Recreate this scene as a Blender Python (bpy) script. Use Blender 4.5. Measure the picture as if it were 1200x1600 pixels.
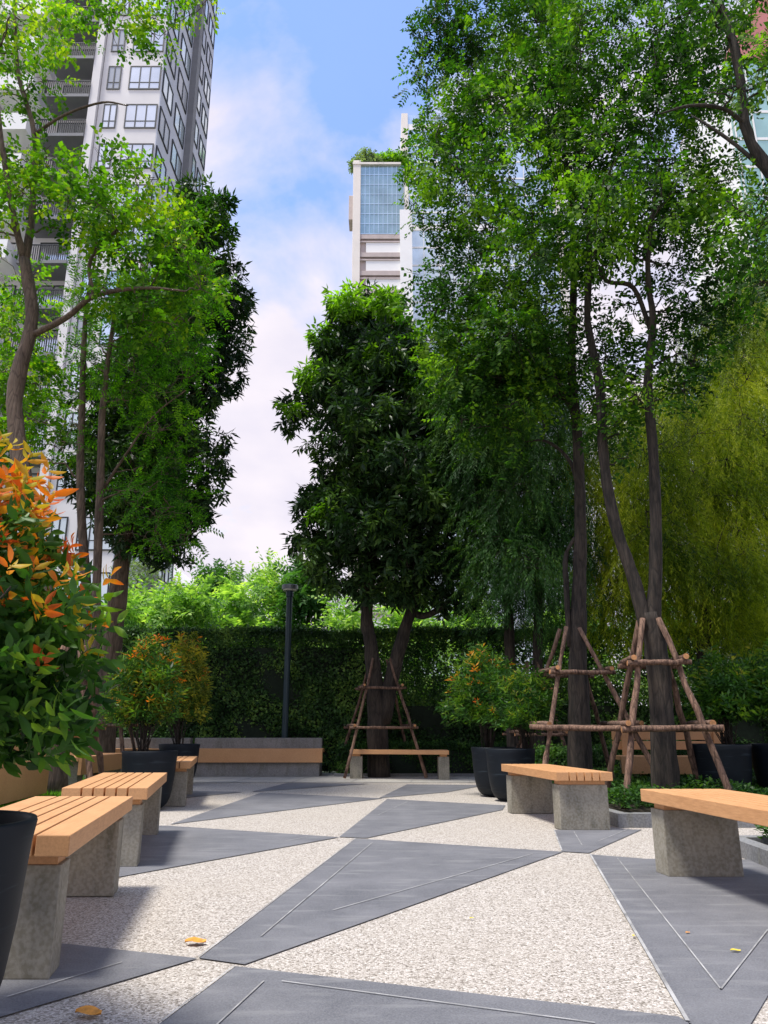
import bpy, bmesh, math, random
import numpy as np
from mathutils import Vector

for o in list(bpy.data.objects): bpy.data.objects.remove(o, do_unlink=True)
S = bpy.context.scene
COL = S.collection
R = math.radians

# ------------------------------------------------------------------ camera
FPX, CAMH = 1180.0, 0.8
PITCH = math.atan(337/FPX)
cam_d = bpy.data.cameras.new("camera"); cam = bpy.data.objects.new("camera", cam_d); COL.objects.link(cam)
cam.location = (0, 0, CAMH); cam.rotation_euler = (R(90)+PITCH, 0, 0)
cam_d.sensor_fit = 'HORIZONTAL'; cam_d.sensor_width = 36; cam_d.lens = 36*FPX/1200
cam_d.clip_start = 0.05; cam_d.clip_end = 3000
S.camera = cam
S.render.resolution_x, S.render.resolution_y = 768, 1024

# ------------------------------------------------------------------ world
SUN_EL, SUN_AZ = R(70), R(-118)      # azimuth clockwise from +Y : to the left, slightly behind
W = bpy.data.worlds.new("World"); S.world = W; W.use_nodes = True
nt = W.node_tree; nt.nodes.clear()
def wn(t, **k):
    n = nt.nodes.new(t)
    for a, b in k.items(): setattr(n, a, b)
    return n
wo = wn('ShaderNodeOutputWorld'); bg = wn('ShaderNodeBackground')
sky = wn('ShaderNodeTexSky', sky_type='NISHITA', sun_disc=False, sun_elevation=SUN_EL, sun_rotation=SUN_AZ)
sky.air_density = 1.0; sky.dust_density = 0.6; sky.ozone_density = 2.5
tc = wn('ShaderNodeTexCoord'); sep = wn('ShaderNodeSeparateXYZ')
nt.links.new(tc.outputs['Generated'], sep.inputs[0])
zz = wn('ShaderNodeMath', operation='MAXIMUM'); nt.links.new(sep.outputs['Z'], zz.inputs[0]); zz.inputs[1].default_value = 0.0
za = wn('ShaderNodeMath', operation='ADD'); nt.links.new(zz.outputs[0], za.inputs[0]); za.inputs[1].default_value = 0.35
dx = wn('ShaderNodeMath', operation='DIVIDE'); nt.links.new(sep.outputs['X'], dx.inputs[0]); nt.links.new(za.outputs[0], dx.inputs[1])
dy = wn('ShaderNodeMath', operation='DIVIDE'); nt.links.new(sep.outputs['Y'], dy.inputs[0]); nt.links.new(za.outputs[0], dy.inputs[1])
cmb = wn('ShaderNodeCombineXYZ'); nt.links.new(dx.outputs[0], cmb.inputs[0]); nt.links.new(dy.outputs[0], cmb.inputs[1])
cmb.inputs[2].default_value = 3.3
noi = wn('ShaderNodeTexNoise'); noi.inputs['Scale'].default_value = 2.6; noi.inputs['Detail'].default_value = 9
noi.inputs['Roughness'].default_value = 0.55; noi.inputs['Distortion'].default_value = 0.25
nt.links.new(cmb.outputs[0], noi.inputs['Vector'])
hz = wn('ShaderNodeMapRange'); nt.links.new(sep.outputs['Z'], hz.inputs['Value'])
hz.inputs['From Min'].default_value = 0.62; hz.inputs['From Max'].default_value = 0.1
hz.inputs['To Min'].default_value = 0.0; hz.inputs['To Max'].default_value = 0.26
ad = wn('ShaderNodeMath', operation='ADD'); nt.links.new(noi.outputs['Fac'], ad.inputs[0]); nt.links.new(hz.outputs[0], ad.inputs[1])
rmp = wn('ShaderNodeValToRGB'); nt.links.new(ad.outputs[0], rmp.inputs[0])
rmp.color_ramp.elements[0].position = 0.44; rmp.color_ramp.elements[0].color = (0.12,)*3+(1,)
rmp.color_ramp.elements[1].position = 0.62; rmp.color_ramp.elements[1].color = (1, 1, 1, 1)
sc = wn('ShaderNodeVectorMath', operation='MULTIPLY'); nt.links.new(sky.outputs[0], sc.inputs[0]); sc.inputs[1].default_value = (1.08, 1.30, 1.58)
mx = wn('ShaderNodeMix', data_type='RGBA'); nt.links.new(rmp.outputs[0], mx.inputs[0]); nt.links.new(sc.outputs[0], mx.inputs[6])
no2 = wn('ShaderNodeTexNoise'); no2.inputs['Scale'].default_value = 4.5; no2.inputs['Detail'].default_value = 7; nt.links.new(cmb.outputs[0], no2.inputs['Vector'])
cr2 = wn('ShaderNodeValToRGB'); nt.links.new(no2.outputs['Fac'], cr2.inputs[0])
cr2.color_ramp.elements[0].position = .35; cr2.color_ramp.elements[0].color = (.84, .82, .93, 1)
cr2.color_ramp.elements[1].position = .62; cr2.color_ramp.elements[1].color = (1, .95, 1.0, 1)
csc = wn('ShaderNodeVectorMath', operation='MULTIPLY'); nt.links.new(cr2.outputs[0], csc.inputs[0]); csc.inputs[1].default_value = (4.75, 4.65, 4.75)
nt.links.new(csc.outputs[0], mx.inputs[7])
nt.links.new(mx.outputs[2], bg.inputs['Color']); bg.inputs['Strength'].default_value = 0.1
nt.links.new(bg.outputs[0], wo.inputs[0])

sd = bpy.data.lights.new("sun", 'SUN'); sun = bpy.data.objects.new("sun", sd); COL.objects.link(sun)
sd.energy = 2.7; sd.angle = R(12); sd.color = (1.0, 0.95, 0.86)
sv = Vector((math.sin(SUN_AZ)*math.cos(SUN_EL), math.cos(SUN_AZ)*math.cos(SUN_EL), math.sin(SUN_EL)))
sun.rotation_euler = sv.to_track_quat('Z', 'Y').to_euler()

S.view_settings.view_transform = 'Standard'; S.view_settings.look = 'None'
S.view_settings.exposure = 1.1; S.view_settings.gamma = 1
try: S.render.engine = 'CYCLES'; S.cycles.max_bounces = 8; S.cycles.transparent_max_bounces = 8
except Exception: pass

# ------------------------------------------------------------------ helpers
def ray(x, y):
    u = (x-600)/FPX; v = (800-y)/FPX
    return u, math.cos(PITCH)-v*math.sin(PITCH), math.sin(PITCH)+v*math.cos(PITCH)
def gnd(x, y, z=0.0):
    a, b, c = ray(x, y); t = (z-CAMH)/c
    return (a*t, b*t)
def at(x, y, Y):
    a, b, c = ray(x, y); t = Y/b
    return np.array((a*t, Y, CAMH+c*t))

def tag(o, label=None, cat=None, group=None, kind=None):
    if label: o['label'] = label
    if cat: o['category'] = cat
    if group: o['group'] = group
    if kind: o['kind'] = kind
    return o
ORG = {}
def thing(name, loc, label, cat, group=None, rz=0):
    o = bpy.data.objects.new(name, None); COL.objects.link(o); o.location = loc
    o.empty_display_size = 0.2; o.rotation_euler = (0, 0, rz)
    ORG[o.name] = np.array(loc, dtype=float)
    return tag(o, label, cat, group)
def link_mesh(me, name, mat, parent=None):
    o = bpy.data.objects.new(name, me); COL.objects.link(o)
    if mat: me.materials.append(mat)
    if parent is not None:
        o.parent = parent; ORG[o.name] = ORG[parent.name]
    else: ORG[o.name] = np.zeros(3)
    return o
class MB:
    def __init__(s): s.v = []; s.f = []
    def add(s, vs, fs):
        n = len(s.v); s.v += [tuple(p) for p in vs]; s.f += [tuple(i+n for i in f) for f in fs]; return s
    def prism(s, poly, z0, z1):
        n = len(poly); 
        a = sum(poly[i][0]*poly[(i+1) % n][1]-poly[(i+1) % n][0]*poly[i][1] for i in range(n))
        if a < 0: poly = poly[::-1]
        return s.add([(x, y, z0) for x, y in poly]+[(x, y, z1) for x, y in poly],
              [tuple(range(n))[::-1], tuple(range(n, 2*n))]+[(i, (i+1) % n, n+(i+1) % n, n+i) for i in range(n)])
    def box(s, x0, x1, y0, y1, z0, z1):
        x0, x1 = sorted((x0, x1)); y0, y1 = sorted((y0, y1)); z0, z1 = sorted((z0, z1))
        return s.prism([(x0, y0), (x1, y0), (x1, y1), (x0, y1)], z0, z1)
    def tube(s, pts, rad, n=8, cap=True):
        pts = [np.array(p, dtype=float) for p in pts]; m = len(pts); vs = []; fs = []
        up = np.array((0.31, 0.2, 1.0)); 
        for i, p in enumerate(pts):
            t = pts[min(i+1, m-1)]-pts[max(i-1, 0)]; t /= (np.linalg.norm(t)+1e-9)
            a = np.cross(t, up if abs(t[2]) < .9 else np.array((1., 0.1, 0))); a /= np.linalg.norm(a); b = np.cross(t, a)
            for k in range(n):
                w = 2*math.pi*k/n; vs.append(p+rad[i]*(a*math.cos(w)+b*math.sin(w)))
        for i in range(m-1):
            for k in range(n):
                k2 = (k+1) % n; fs.append((i*n+k, i*n+k2, (i+1)*n+k2, (i+1)*n+k))
        if cap: fs.append(tuple(range(n))[::-1]); fs.append(tuple((m-1)*n+k for k in range(n)))
        return s.add(vs, fs)
    def lathe(s, prof, c=(0, 0, 0), n=48, close=False):
        vs = []; fs = []
        for r, z in prof:
            for k in range(n):
                w = 2*math.pi*k/n; vs.append((c[0]+r*math.cos(w), c[1]+r*math.sin(w), c[2]+z))
        for i in range(len(prof)-1):
            for k in range(n):
                k2 = (k+1) % n; fs.append((i*n+k, i*n+k2, (i+1)*n+k2, (i+1)*n+k))
        return s.add(vs, fs)
    def build(s, name, mat, parent=None, bevel=0, smooth=False, segs=2):
        me = bpy.data.meshes.new(name)
        v = np.array(s.v, dtype=float)
        if parent is not None: v = v-ORG[parent.name]
        me.from_pydata(v.tolist(), [], s.f); me.update()
        if bevel:
            bm = bmesh.new(); bm.from_mesh(me)
            bmesh.ops.bevel(bm, geom=[e for e in bm.edges if len(e.link_faces) == 2 and e.calc_face_angle(0) > 0.6], offset=bevel, segments=segs, affect='EDGES', profile=0.6)
            bm.to_mesh(me); bm.free()
        if smooth: me.polygons.foreach_set('use_smooth', [True]*len(me.polygons))
        return link_mesh(me, name, mat, parent)

# ------------------------------------------------------------------ materials
def mat(name):
    m = bpy.data.materials.new(name); m.use_nodes = True; t = m.node_tree
    return m, t, t.nodes['Principled BSDF'], t.nodes['Material Output']
def N(t, ty, ins=None, **k):
    n = t.nodes.new(ty)
    for a, b in k.items(): setattr(n, a, b)
    for a, b in (ins or {}).items(): n.inputs[a].default_value = b
    return n
def ramp(t, src, stops):
    r = N(t, 'ShaderNodeValToRGB'); t.links.new(src, r.inputs[0]); e = r.color_ramp.elements
    while len(e) < len(stops): e.new(0.5)
    for i, (p, c) in enumerate(stops): e[i].position = p; e[i].color = tuple(c)+(1,)
    return r.outputs[0]
def mixc(t, fac, a, b, mode='MIX'):
    m = N(t, 'ShaderNodeMix', data_type='RGBA', blend_type=mode)
    for s, v in ((0, fac), (6, a), (7, b)):
        if hasattr(v, 'is_linked'): t.links.new(v, m.inputs[s])
        else: m.inputs[s].default_value = v if s == 0 else tuple(v)+(1,)
    return m.outputs[2]
def objco(t, scale=(1, 1, 1), kind='Object'):
    c = N(t, 'ShaderNodeTexCoord'); m = N(t, 'ShaderNodeMapping'); m.inputs['Scale'].default_value = scale
    t.links.new(c.outputs[kind], m.inputs[0]); return m.outputs[0]
def noise(t, vec, sc, det=4, rough=.5):
    n = N(t, 'ShaderNodeTexNoise', {'Scale': sc, 'Detail': det, 'Roughness': rough}); t.links.new(vec, n.inputs['Vector']); return n.outputs['Fac']
def bump(t, h, b, strength=.4, dist=.01):
    n = N(t, 'ShaderNodeBump', {'Strength': strength, 'Distance': dist}); t.links.new(h, n.inputs['Height']); t.links.new(n.outputs[0], b.inputs['Normal'])

def leaf_mat(name, dark, light, extra=None, extra_at=.8, transl=.35, rough=.45, nscale=1.1, tcol=None):
    """leaf colour: random per leaf, drifting by noise between darker and lighter clumps"""
    m, t, b, out = mat(name)
    g = N(t, 'ShaderNodeNewGeometry'); v = objco(t); n0 = noise(t, v, nscale, 3)
    n_ = N(t, 'ShaderNodeMath', operation='MULTIPLY_ADD'); t.links.new(n0, n_.inputs[0]); n_.inputs[1].default_value = 1.8; n_.inputs[2].default_value = -.42; n1 = n_.outputs[0]
    a = N(t, 'ShaderNodeMath', operation='MULTIPLY_ADD'); t.links.new(g.outputs['Random Per Island'], a.inputs[0]); a.inputs[1].default_value = .45
    t.links.new(n1, a.inputs[2])
    stops = [(.38, dark), (.95, light)]
    if extra: stops = [(.38, dark), (extra_at-.05, light), (min(1, extra_at+.2), extra)]
    c = ramp(t, a.outputs[0], stops)
    t.links.new(c, b.inputs['Base Color']); b.inputs['Roughness'].default_value = rough+.1
    b.inputs['Specular IOR Level'].default_value = .18
    tr = N(t, 'ShaderNodeBsdfTranslucent'); tm = mixc(t, 1.0, c, tcol or (1.6, 1.9, .5), 'MULTIPLY'); t.links.new(tm, tr.inputs[0])
    ms = N(t, 'ShaderNodeMixShader'); ms.inputs[0].default_value = transl
    t.links.new(b.outputs[0], ms.inputs[1]); t.links.new(tr.outputs[0], ms.inputs[2]); t.links.new(ms.outputs[0], out.inputs[0])
    return m
def bark_mat(name, c1, c2, sc=1.0):
    m, t, b, o = mat(name); v = objco(t, (14*sc, 14*sc, 2.2*sc))
    n1 = noise(t, v, 1.6, 6, .65); v2 = objco(t); n2 = noise(t, v2, 3, 3)
    vo = N(t, 'ShaderNodeTexVoronoi', {'Scale': 1.3}, feature='DISTANCE_TO_EDGE'); t.links.new(v, vo.inputs['Vector'])
    c = ramp(t, n1, [(.38, c1), (.62, c2)]); c = mixc(t, ramp(t, n2, [(.45, (0,)*3), (.7, (.5,)*3)]), c, tuple(min(1, x*1.5) for x in c2))
    c = mixc(t, ramp(t, vo.outputs['Distance'], [(0, (.6,)*3), (.08, (0,)*3)]), c, tuple(x*.5 for x in c1))
    t.links.new(c, b.inputs['Base Color']); b.inputs['Roughness'].default_value = .9
    h = N(t, 'ShaderNodeMath', operation='ADD'); t.links.new(n1, h.inputs[0]); t.links.new(vo.outputs['Distance'], h.inputs[1])
    bump(t, h.outputs[0], b, .9, .02); return m
def plain(name, col, rough=.6, metal=0, nz=.12, nsc=6, bmp=0):
    m, t, b, o = mat(name); v = objco(t); n = noise(t, v, nsc, 5, .6)
    c = ramp(t, n, [(.3, tuple(x*(1-nz) for x in col)), (.7, tuple(min(1, x*(1+nz)) for x in col))])
    t.links.new(c, b.inputs['Base Color']); b.inputs['Roughness'].default_value = rough; b.inputs['Metallic'].default_value = metal
    if bmp: bump(t, noise(t, v, nsc*12, 4), b, bmp, .004)
    return m
def wood_mat():
    m, t, b, o = mat('orange_timber'); v = objco(t, (34, 2.2, 34)); n = noise(t, v, 3, 8, .7); n2 = noise(t, objco(t), 2.3, 3)
    g = N(t, 'ShaderNodeNewGeometry')
    c = ramp(t, n, [(.3, (.40, .195, .08)), (.7, (.62, .325, .145))])
    c = mixc(t, ramp(t, n2, [(.4, (0,)*3), (.75, (.35,)*3)]), c, (.68, .39, .19))
    c = mixc(t, ramp(t, g.outputs['Random Per Island'], [(0, (0,)*3), (1, (.3,)*3)]), c, (.48, .235, .085))
    t.links.new(c, b.inputs['Base Color']); b.inputs['Roughness'].default_value = .55
    bump(t, n, b, .12, .003); return m
def concrete_mat(name, c1, c2, stain=(.13, .125, .09)):
    m, t, b, o = mat(name); v = objco(t); n1 = noise(t, v, 3.1, 6, .65); n2 = noise(t, objco(t, (3, 3, .8)), 5, 4); n3 = noise(t, v, 60, 3)
    c = ramp(t, n1, [(.3, c1), (.7, c2)]); c = mixc(t, ramp(t, n2, [(.5, (0,)*3), (.75, (.75,)*3)]), c, stain)
    c = mixc(t, .12, c, ramp(t, n3, [(.4, (0,)*3), (.6, (.5,)*3)]))
    t.links.new(c, b.inputs['Base Color']); b.inputs['Roughness'].default_value = .85; bump(t, n3, b, .35, .003); return m
def gravel_mat():
    m, t, b, o = mat('exposed_aggregate'); v = objco(t)
    vo = N(t, 'ShaderNodeTexVoronoi', {'Scale': 140, 'Randomness': 1}); t.links.new(v, vo.inputs['Vector'])
    ve = N(t, 'ShaderNodeTexVoronoi', {'Scale': 140, 'Randomness': 1}, feature='DISTANCE_TO_EDGE'); t.links.new(v, ve.inputs['Vector'])
    sp = N(t, 'ShaderNodeSeparateColor'); t.links.new(vo.outputs['Color'], sp.inputs[0])
    c = ramp(t, sp.outputs[0], [(0, (.07, .055, .04)), (.14, (.17, .145, .12)), (.34, (.36, .32, .28)), (.65, (.50, .455, .41)), (1, (.68, .635, .585))])
    c = mixc(t, ramp(t, ve.outputs['Distance'], [(0.0, (1,)*3), (.12, (0,)*3)]), c, (.27, .24, .205))
    c = mixc(t, ramp(t, noise(t, v, .9, 5, .6), [(.35, (0,)*3), (.75, (.4,)*3)]), c, (.36, .32, .27))
    t.links.new(c, b.inputs['Base Color']); b.inputs['Roughness'].default_value = .8
    bump(t, ve.outputs['Distance'], b, .5, .006); return m
def slab_mat():
    m, t, b, o = mat('blue_grey_slab'); v = objco(t); n = noise(t, v, 2.1, 9, .68); f = noise(t, v, 160, 3, .7); s = noise(t, objco(t, (1, 5, 1)), 3, 5)
    c = ramp(t, n, [(.34, (.062, .063, .074)), (.66, (.135, .134, .145))])
    c = mixc(t, ramp(t, f, [(.35, (0,)*3), (.7, (.5,)*3)]), c, (.24, .245, .26))
    c = mixc(t, ramp(t, s, [(.54, (0,)*3), (.66, (.6,)*3)]), c, (.20, .20, .205))
    t.links.new(c, b.inputs['Base Color']); b.inputs['Roughness'].default_value = .7; bump(t, f, b, .3, .002); return m
def pot_mat():
    m, t, b, o = mat('dark_fibre_pot'); v = objco(t); n = noise(t, v, 5, 5); s = noise(t, objco(t, (1, 1, 18)), 3, 5)
    c = ramp(t, n, [(.3, (.003, .006, .010)), (.7, (.006, .010, .015))])
    c = mixc(t, ramp(t, s, [(.60, (0,)*3), (.72, (.6,)*3)]), c, (.035, .05, .062))
    t.links.new(c, b.inputs['Base Color']); b.inputs['Roughness'].default_value = .6; b.inputs['Specular IOR Level'].default_value = .25; bump(t, n, b, .2, .01); return m
def glass_mat(name, col, rough=.08, metal=.75):
    m, t, b, o = mat(name); v = objco(t); n = noise(t, v, .35, 3)
    c = ramp(t, n, [(.35, tuple(x*.8 for x in col)), (.65, col)]); t.links.new(c, b.inputs['Base Color'])
    b.inputs['Roughness'].default_value = rough; b.inputs['Metallic'].default_value = metal; return m

M = dict(
    wood=wood_mat(), conc=concrete_mat('bench_concrete', (.19, .17, .125), (.29, .262, .20), (.10, .092, .062)),
    conc_dark=concrete_mat('wall_concrete', (.17, .165, .155), (.25, .24, .225)),
    curb=concrete_mat('curb_concrete', (.13, .135, .14), (.2, .2, .205)),
    gravel=gravel_mat(), slab=slab_mat(), pot=pot_mat(),
    joint=plain('joint_mortar', (.30, .295, .29), .85, nz=.5, nsc=7),
    plainpave=concrete_mat('pale_paving', (.36, .34, .30), (.46, .435, .39), (.3, .28, .25)),
    soil=plain('soil', (.035, .027, .018), .95, nz=.4, nsc=20, bmp=1),
    earth=plain('rough_ground', (.07, .085, .045), .95, nz=.4, nsc=.3),
    bark=bark_mat('dark_bark', (.008, .006, .004), (.048, .036, .027)),
    barkL=bark_mat('pale_bark', (.065, .043, .030), (.15, .105, .075)),
    log=bark_mat('log_bark', (.045, .022, .013), (.22, .13, .088), 1.4),
    cut=plain('cut_wood', (.42, .2, .08), .8, nz=.3, nsc=30),
    lamp=plain('lamp_paint', (.012, .03, .04), .4, .3, nsc=3),
    lamphead=plain('lamp_cap', (.16, .17, .18), .4, .5),
    lens=plain('lamp_lens', (.55, .55, .5), .3),
    dark=plain('dark_metal', (.03, .032, .035), .5, .3),
)
L = dict(
    lime=leaf_mat('lime_leaves', (.025, .085, .006), (.13, .28, .014), (.34, .42, .02), .85, .5),
    fresh=leaf_mat('fresh_leaves', (.018, .075, .006), (.09, .25, .012), (.2, .38, .02), .9, .5),
    canopy=leaf_mat('canopy_leaves', (.008, .030, .005), (.038, .115, .010), (.17, .31, .018), .84, .36, nscale=.8),
    dark=leaf_mat('dark_leaves', (.009, .024, .010), (.032, .072, .024), (.09, .17, .035), .88, .2, .3),
    tip=leaf_mat('young_leaves', (.05, .13, .012), (.20, .36, .025), None, .8, .5),
    wily=leaf_mat('yellow_needles', (.025, .062, .008), (.19, .255, .016), (.44, .46, .035), .8, .5, nscale=.9),
    wild=leaf_mat('green_needles', (.012, .04, .012), (.045, .12, .03), (.1, .2, .04), .9, .4),
    hedge=leaf_mat('hedge_leaves', (.012, .036, .010), (.055, .125, .030), (.15, .26, .05), .9, .2, .35, 2.0),
    low=leaf_mat('low_leaves', (.010, .034, .010), (.04, .10, .02), (.1, .2, .04), .9, .3, .4, 3.0),
    grass=leaf_mat('grass_leaves', (.08, .22, .02), (.2, .42, .04), None, .8, .4, nscale=4),
    bushA=leaf_mat('bush_leaves', (.06, .15, .04), (.25, .41, .11), (.46, .58, .17), .85, .45),
    bushB=leaf_mat('deep_bush_leaves', (.02, .07, .02), (.08, .19, .05), None, .8, .35),
    feather=leaf_mat('feather_leaves', (.008, .030, .007), (.04, .11, .02), (.11, .22, .03), .9, .4),
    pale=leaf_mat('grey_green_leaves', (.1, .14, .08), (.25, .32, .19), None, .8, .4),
    glossy=leaf_mat('shrub_leaves', (.012, .045, .010), (.055, .14, .02), (.14, .24, .02), .9, .3, .3, 4.0),
    red=leaf_mat('red_leaves', (.50, .09, .02), (.66, .20, .02), (.42, .36, .02), .68, .4, .35, 5.0, (1.3, 1.0, .5)),
    olive=leaf_mat('olive_leaves', (.05, .08, .012), (.22, .24, .03), (.40, .32, .03), .85, .4, .4, 4.0),
)

# ------------------------------------------------------------------ leaves (numpy)
def nrm(a): return a/(np.linalg.norm(a, axis=-1, keepdims=True)+1e-9)
def leaves(name, mt, parent, P, T, Nn, Ln, Wd, fine=False):
    """P base points, T leaf directions, Nn normals -> one mesh of folded leaf blades"""
    P = np.asarray(P, float); n = len(P)
    T = nrm(np.asarray(T, float)); Nn = np.asarray(Nn, float); Bn = nrm(np.cross(Nn, T)); Nn = np.cross(T, Bn)
    Ln = np.broadcast_to(Ln, (n,))[:, None]; Wd = np.broadcast_to(Wd, (n,))[:, None]
    if fine:
        pts = [P, P+T*Ln*.22+Bn*Wd*.36+Nn*Wd*.10, P+T*Ln*.22-Bn*Wd*.36+Nn*Wd*.10,
               P+T*Ln*.5+Bn*Wd*.5+Nn*Wd*.12, P+T*Ln*.48-Nn*Wd*.03, P+T*Ln*.5-Bn*Wd*.5+Nn*Wd*.12,
               P+T*Ln*.78+Bn*Wd*.3-Nn*Ln*.03, P+T*Ln*.78-Bn*Wd*.3-Nn*Ln*.03, P+T*Ln-Nn*Ln*.13, P+T*Ln*.8-Nn*Ln*.07]
        fs = [(0, 2, 4), (0, 4, 1), (1, 4, 3), (2, 5, 4), (4, 5, 7), (3, 4, 6), (4, 7, 9), (4, 9, 6), (9, 7, 8), (9, 8, 6)]
    else:
        pts = [P, P+T*Ln*.45-Bn*Wd*.5+Nn*Wd*.12, P+T*Ln-Nn*Ln*.06, P+T*Ln*.45+Bn*Wd*.5+Nn*Wd*.12]
        fs = [(0, 1, 2, 3)]
    k = len(pts); V = np.stack(pts, 1).reshape(-1, 3)
    if parent is not None: V = V-ORG[parent.name]
    F = (np.array(fs)[None]+(np.arange(n)*k)[:, None, None]).reshape(-1, len(fs[0]))
    me = bpy.data.meshes.new(name); c = F.shape[1]
    me.vertices.add(len(V)); me.vertices.foreach_set('co', V.astype(np.float32).ravel())
    me.loops.add(F.size); me.loops.foreach_set('vertex_index', F.astype(np.int32).ravel())
    me.polygons.add(len(F)); me.polygons.foreach_set('loop_start', np.arange(0, F.size, c, dtype=np.int32))
    me.polygons.foreach_set('loop_total', np.full(len(F), c, dtype=np.int32))
    me.update(calc_edges=True)
    if fine: me.polygons.foreach_set('use_smooth', [True]*len(F))
    return link_mesh(me, name, mt, parent)

def sprig_pinnate(rng, pairs=6, length=.26, leaf=(.06, .03)):
    P, T, Nn = [], [], []
    for i in range(pairs):
        x = length*(.2+.8*i/(pairs-1)); z = -.35*(x/length)**2*length*.6
        for s in (-1, 1):
            P.append((x, 0, z)); T.append((.45+rng.uniform(-.15, .15), s*1.0, -.25+rng.uniform(-.2, .2))); Nn.append((rng.uniform(-.2, .2), rng.uniform(-.25, .25), 1))
    P.append((length, 0, -.2*length)); T.append((1, 0, -.4)); Nn.append((.2, 0, 1))
    n = len(P); l = leaf[0]*rng.uniform(.75, 1.2, n); w = leaf[1]*rng.uniform(.8, 1.15, n)
    return np.array(P+[(0, 0, 0)]), np.array(T+[(1, 0, -.12)]), np.array(Nn+[(0, .4, 1)]), np.append(l, length), np.append(w, .007)
def sprig_whorl(rng, k=8, length=.14, leaf=(.16, .05), droop=.5):
    P, T, Nn = [], [], []
    for i in range(k):
        a = i*2.4; x = length*i/k
        P.append((x, 0, 0)); T.append((.55, math.cos(a), math.sin(a)-droop)); Nn.append((-.5, math.cos(a)*.3, 1))
    return np.array(P), np.array(T), np.array(Nn), leaf[0]*rng.uniform(.7, 1.15, k), leaf[1]*rng.uniform(.8, 1.15, k)
def sprig_alt(rng, k=9, length=.22, leaf=(.065, .045)):
    P, T, Nn = [], [], []
    for i in range(k):
        x = length*(i+.9)/k; s = -1 if i % 2 else 1
        P.append((x, s*.01, rng.uniform(-.02, .02))); T.append((.5+rng.uniform(-.3, .3), s*(.8+rng.uniform(-.4, .3)), rng.uniform(-.7, .3))); Nn.append(rng.uniform(-.6, .6, 3)+np.array((0, 0, .9)))
    l = leaf[0]*rng.uniform(.7, 1.25, k); w = leaf[1]*rng.uniform(.8, 1.15, k)
    return np.array(P+[(0, 0, 0)]), np.array(T+[(1, 0, 0)]), np.array(Nn+[(0, .4, 1)]), np.append(l, length), np.append(w, .007)
def sprig_strand(rng, k=40, length=.75, leaf=(.085, .011)):
    P, T, Nn = [], [], []
    for i in range(k):
        f = i/k; x = length*f; a = rng.uniform(0, 6.28)
        P.append((x, .05*math.sin(f*3), .03*math.sin(f*5))); T.append((1.1, math.cos(a)*.75, math.sin(a)*.75)); Nn.append((rng.uniform(-.2, .2), -math.sin(a), math.cos(a)))
    return np.array(P), np.array(T), np.array(Nn), leaf[0]*rng.uniform(.6, 1.2, k), leaf[1]*rng.uniform(.8, 1.4, k)

def place(tmpls, pos, axis, rng, up=(0, 0, 1), roll=.5, scl=(.75, 1.25)):
    """sprigs of several templates at pos, pointing along axis"""
    out = [[], [], [], [], []]; pos = np.asarray(pos); axis = nrm(np.asarray(axis)); ids = rng.integers(0, len(tmpls), len(pos))
    for q, (tp, tt, tn, tl, tw) in enumerate(tmpls):
        s = ids == q; p = pos[s]; X = axis[s]; m = len(p)
        if not m: continue
        U = np.array(up)+rng.normal(0, roll, (m, 3)); Y = nrm(np.cross(U, X)); Z = np.cross(X, Y)
        Rm = np.stack([X, Y, Z], 2); sc_ = rng.uniform(scl[0], scl[1], m)
        out[0].append((p[:, None]+np.einsum('mij,kj->mki', Rm, tp)*sc_[:, None, None]).reshape(-1, 3))
        out[1].append(np.einsum('mij,kj->mki', Rm, tt).reshape(-1, 3)); out[2].append(np.einsum('mij,kj->mki', Rm, tn).reshape(-1, 3))
        out[3].append((sc_[:, None]*tl[None]).ravel()); out[4].append((sc_[:, None]*tw[None]).ravel())
    return [np.concatenate(o) for o in out]
def sprigs_in(cl, per, rng, out_w=.8, droop=.25, shell=.5):
    """sprig bases and directions inside clusters; denser towards each cluster's skin"""
    P, A = [], []
    for c in cl:
        n = max(2, int(per*(c[3]/.45)**2)); d = nrm(rng.normal(0, 1, (n, 3))); r = c[3]*rng.uniform(shell, 1, n)**.7
        sq = np.array((1, 1, .72)); P.append(c[:3]+d*r[:, None]*sq); A.append(d*out_w+rng.normal(0, .45, (n, 3))+np.array((0, 0, -droop)))
    return np.concatenate(P), np.concatenate(A)
def inpoly(x, y, poly):
    r = False; n = len(poly); j = n-1
    for i in range(n):
        xi, yi = poly[i]; xj, yj = poly[j]
        if (yi > y) != (yj > y) and x < (xj-xi)*(y-yi)/(yj-yi)+xi: r = not r
        j = i
    return r
def edist(x, y, poly):
    best = 1e9
    for i in range(len(poly)):
        a = np.array(poly[i-1], float); b = np.array(poly[i], float); p = np.array((x, y)); ab = b-a
        t = max(0, min(1, np.dot(p-a, ab)/(np.dot(ab, ab)+1e-9))); best = min(best, np.linalg.norm(a+ab*t-p))
    return best
def clusters(poly, Y, thick, n, r, rng, dy=0):
    xs = [p[0] for p in poly]; ys = [p[1] for p in poly]; out = []; tries = 0
    while len(out) < n and tries < n*60:
        tries += 1; x = rng.uniform(min(xs), max(xs)); y = rng.uniform(min(ys), max(ys))
        if not inpoly(x, y, poly): continue
        d = edist(x, y, poly); th = min(thick, d*Y/FPX*1.4+.15); yy = Y+dy+rng.uniform(-th, th)
        rr = min(rng.uniform(*r), max(r[0]*.7, d*Y/FPX+.12)); p = at(x, y, yy)
        if any(np.linalg.norm(p-c[:3]) < .55*(rr+c[3])*.9 for c in out) and rng.random() < .75: continue
        out.append(np.array((*p, rr)))
    return out
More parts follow.
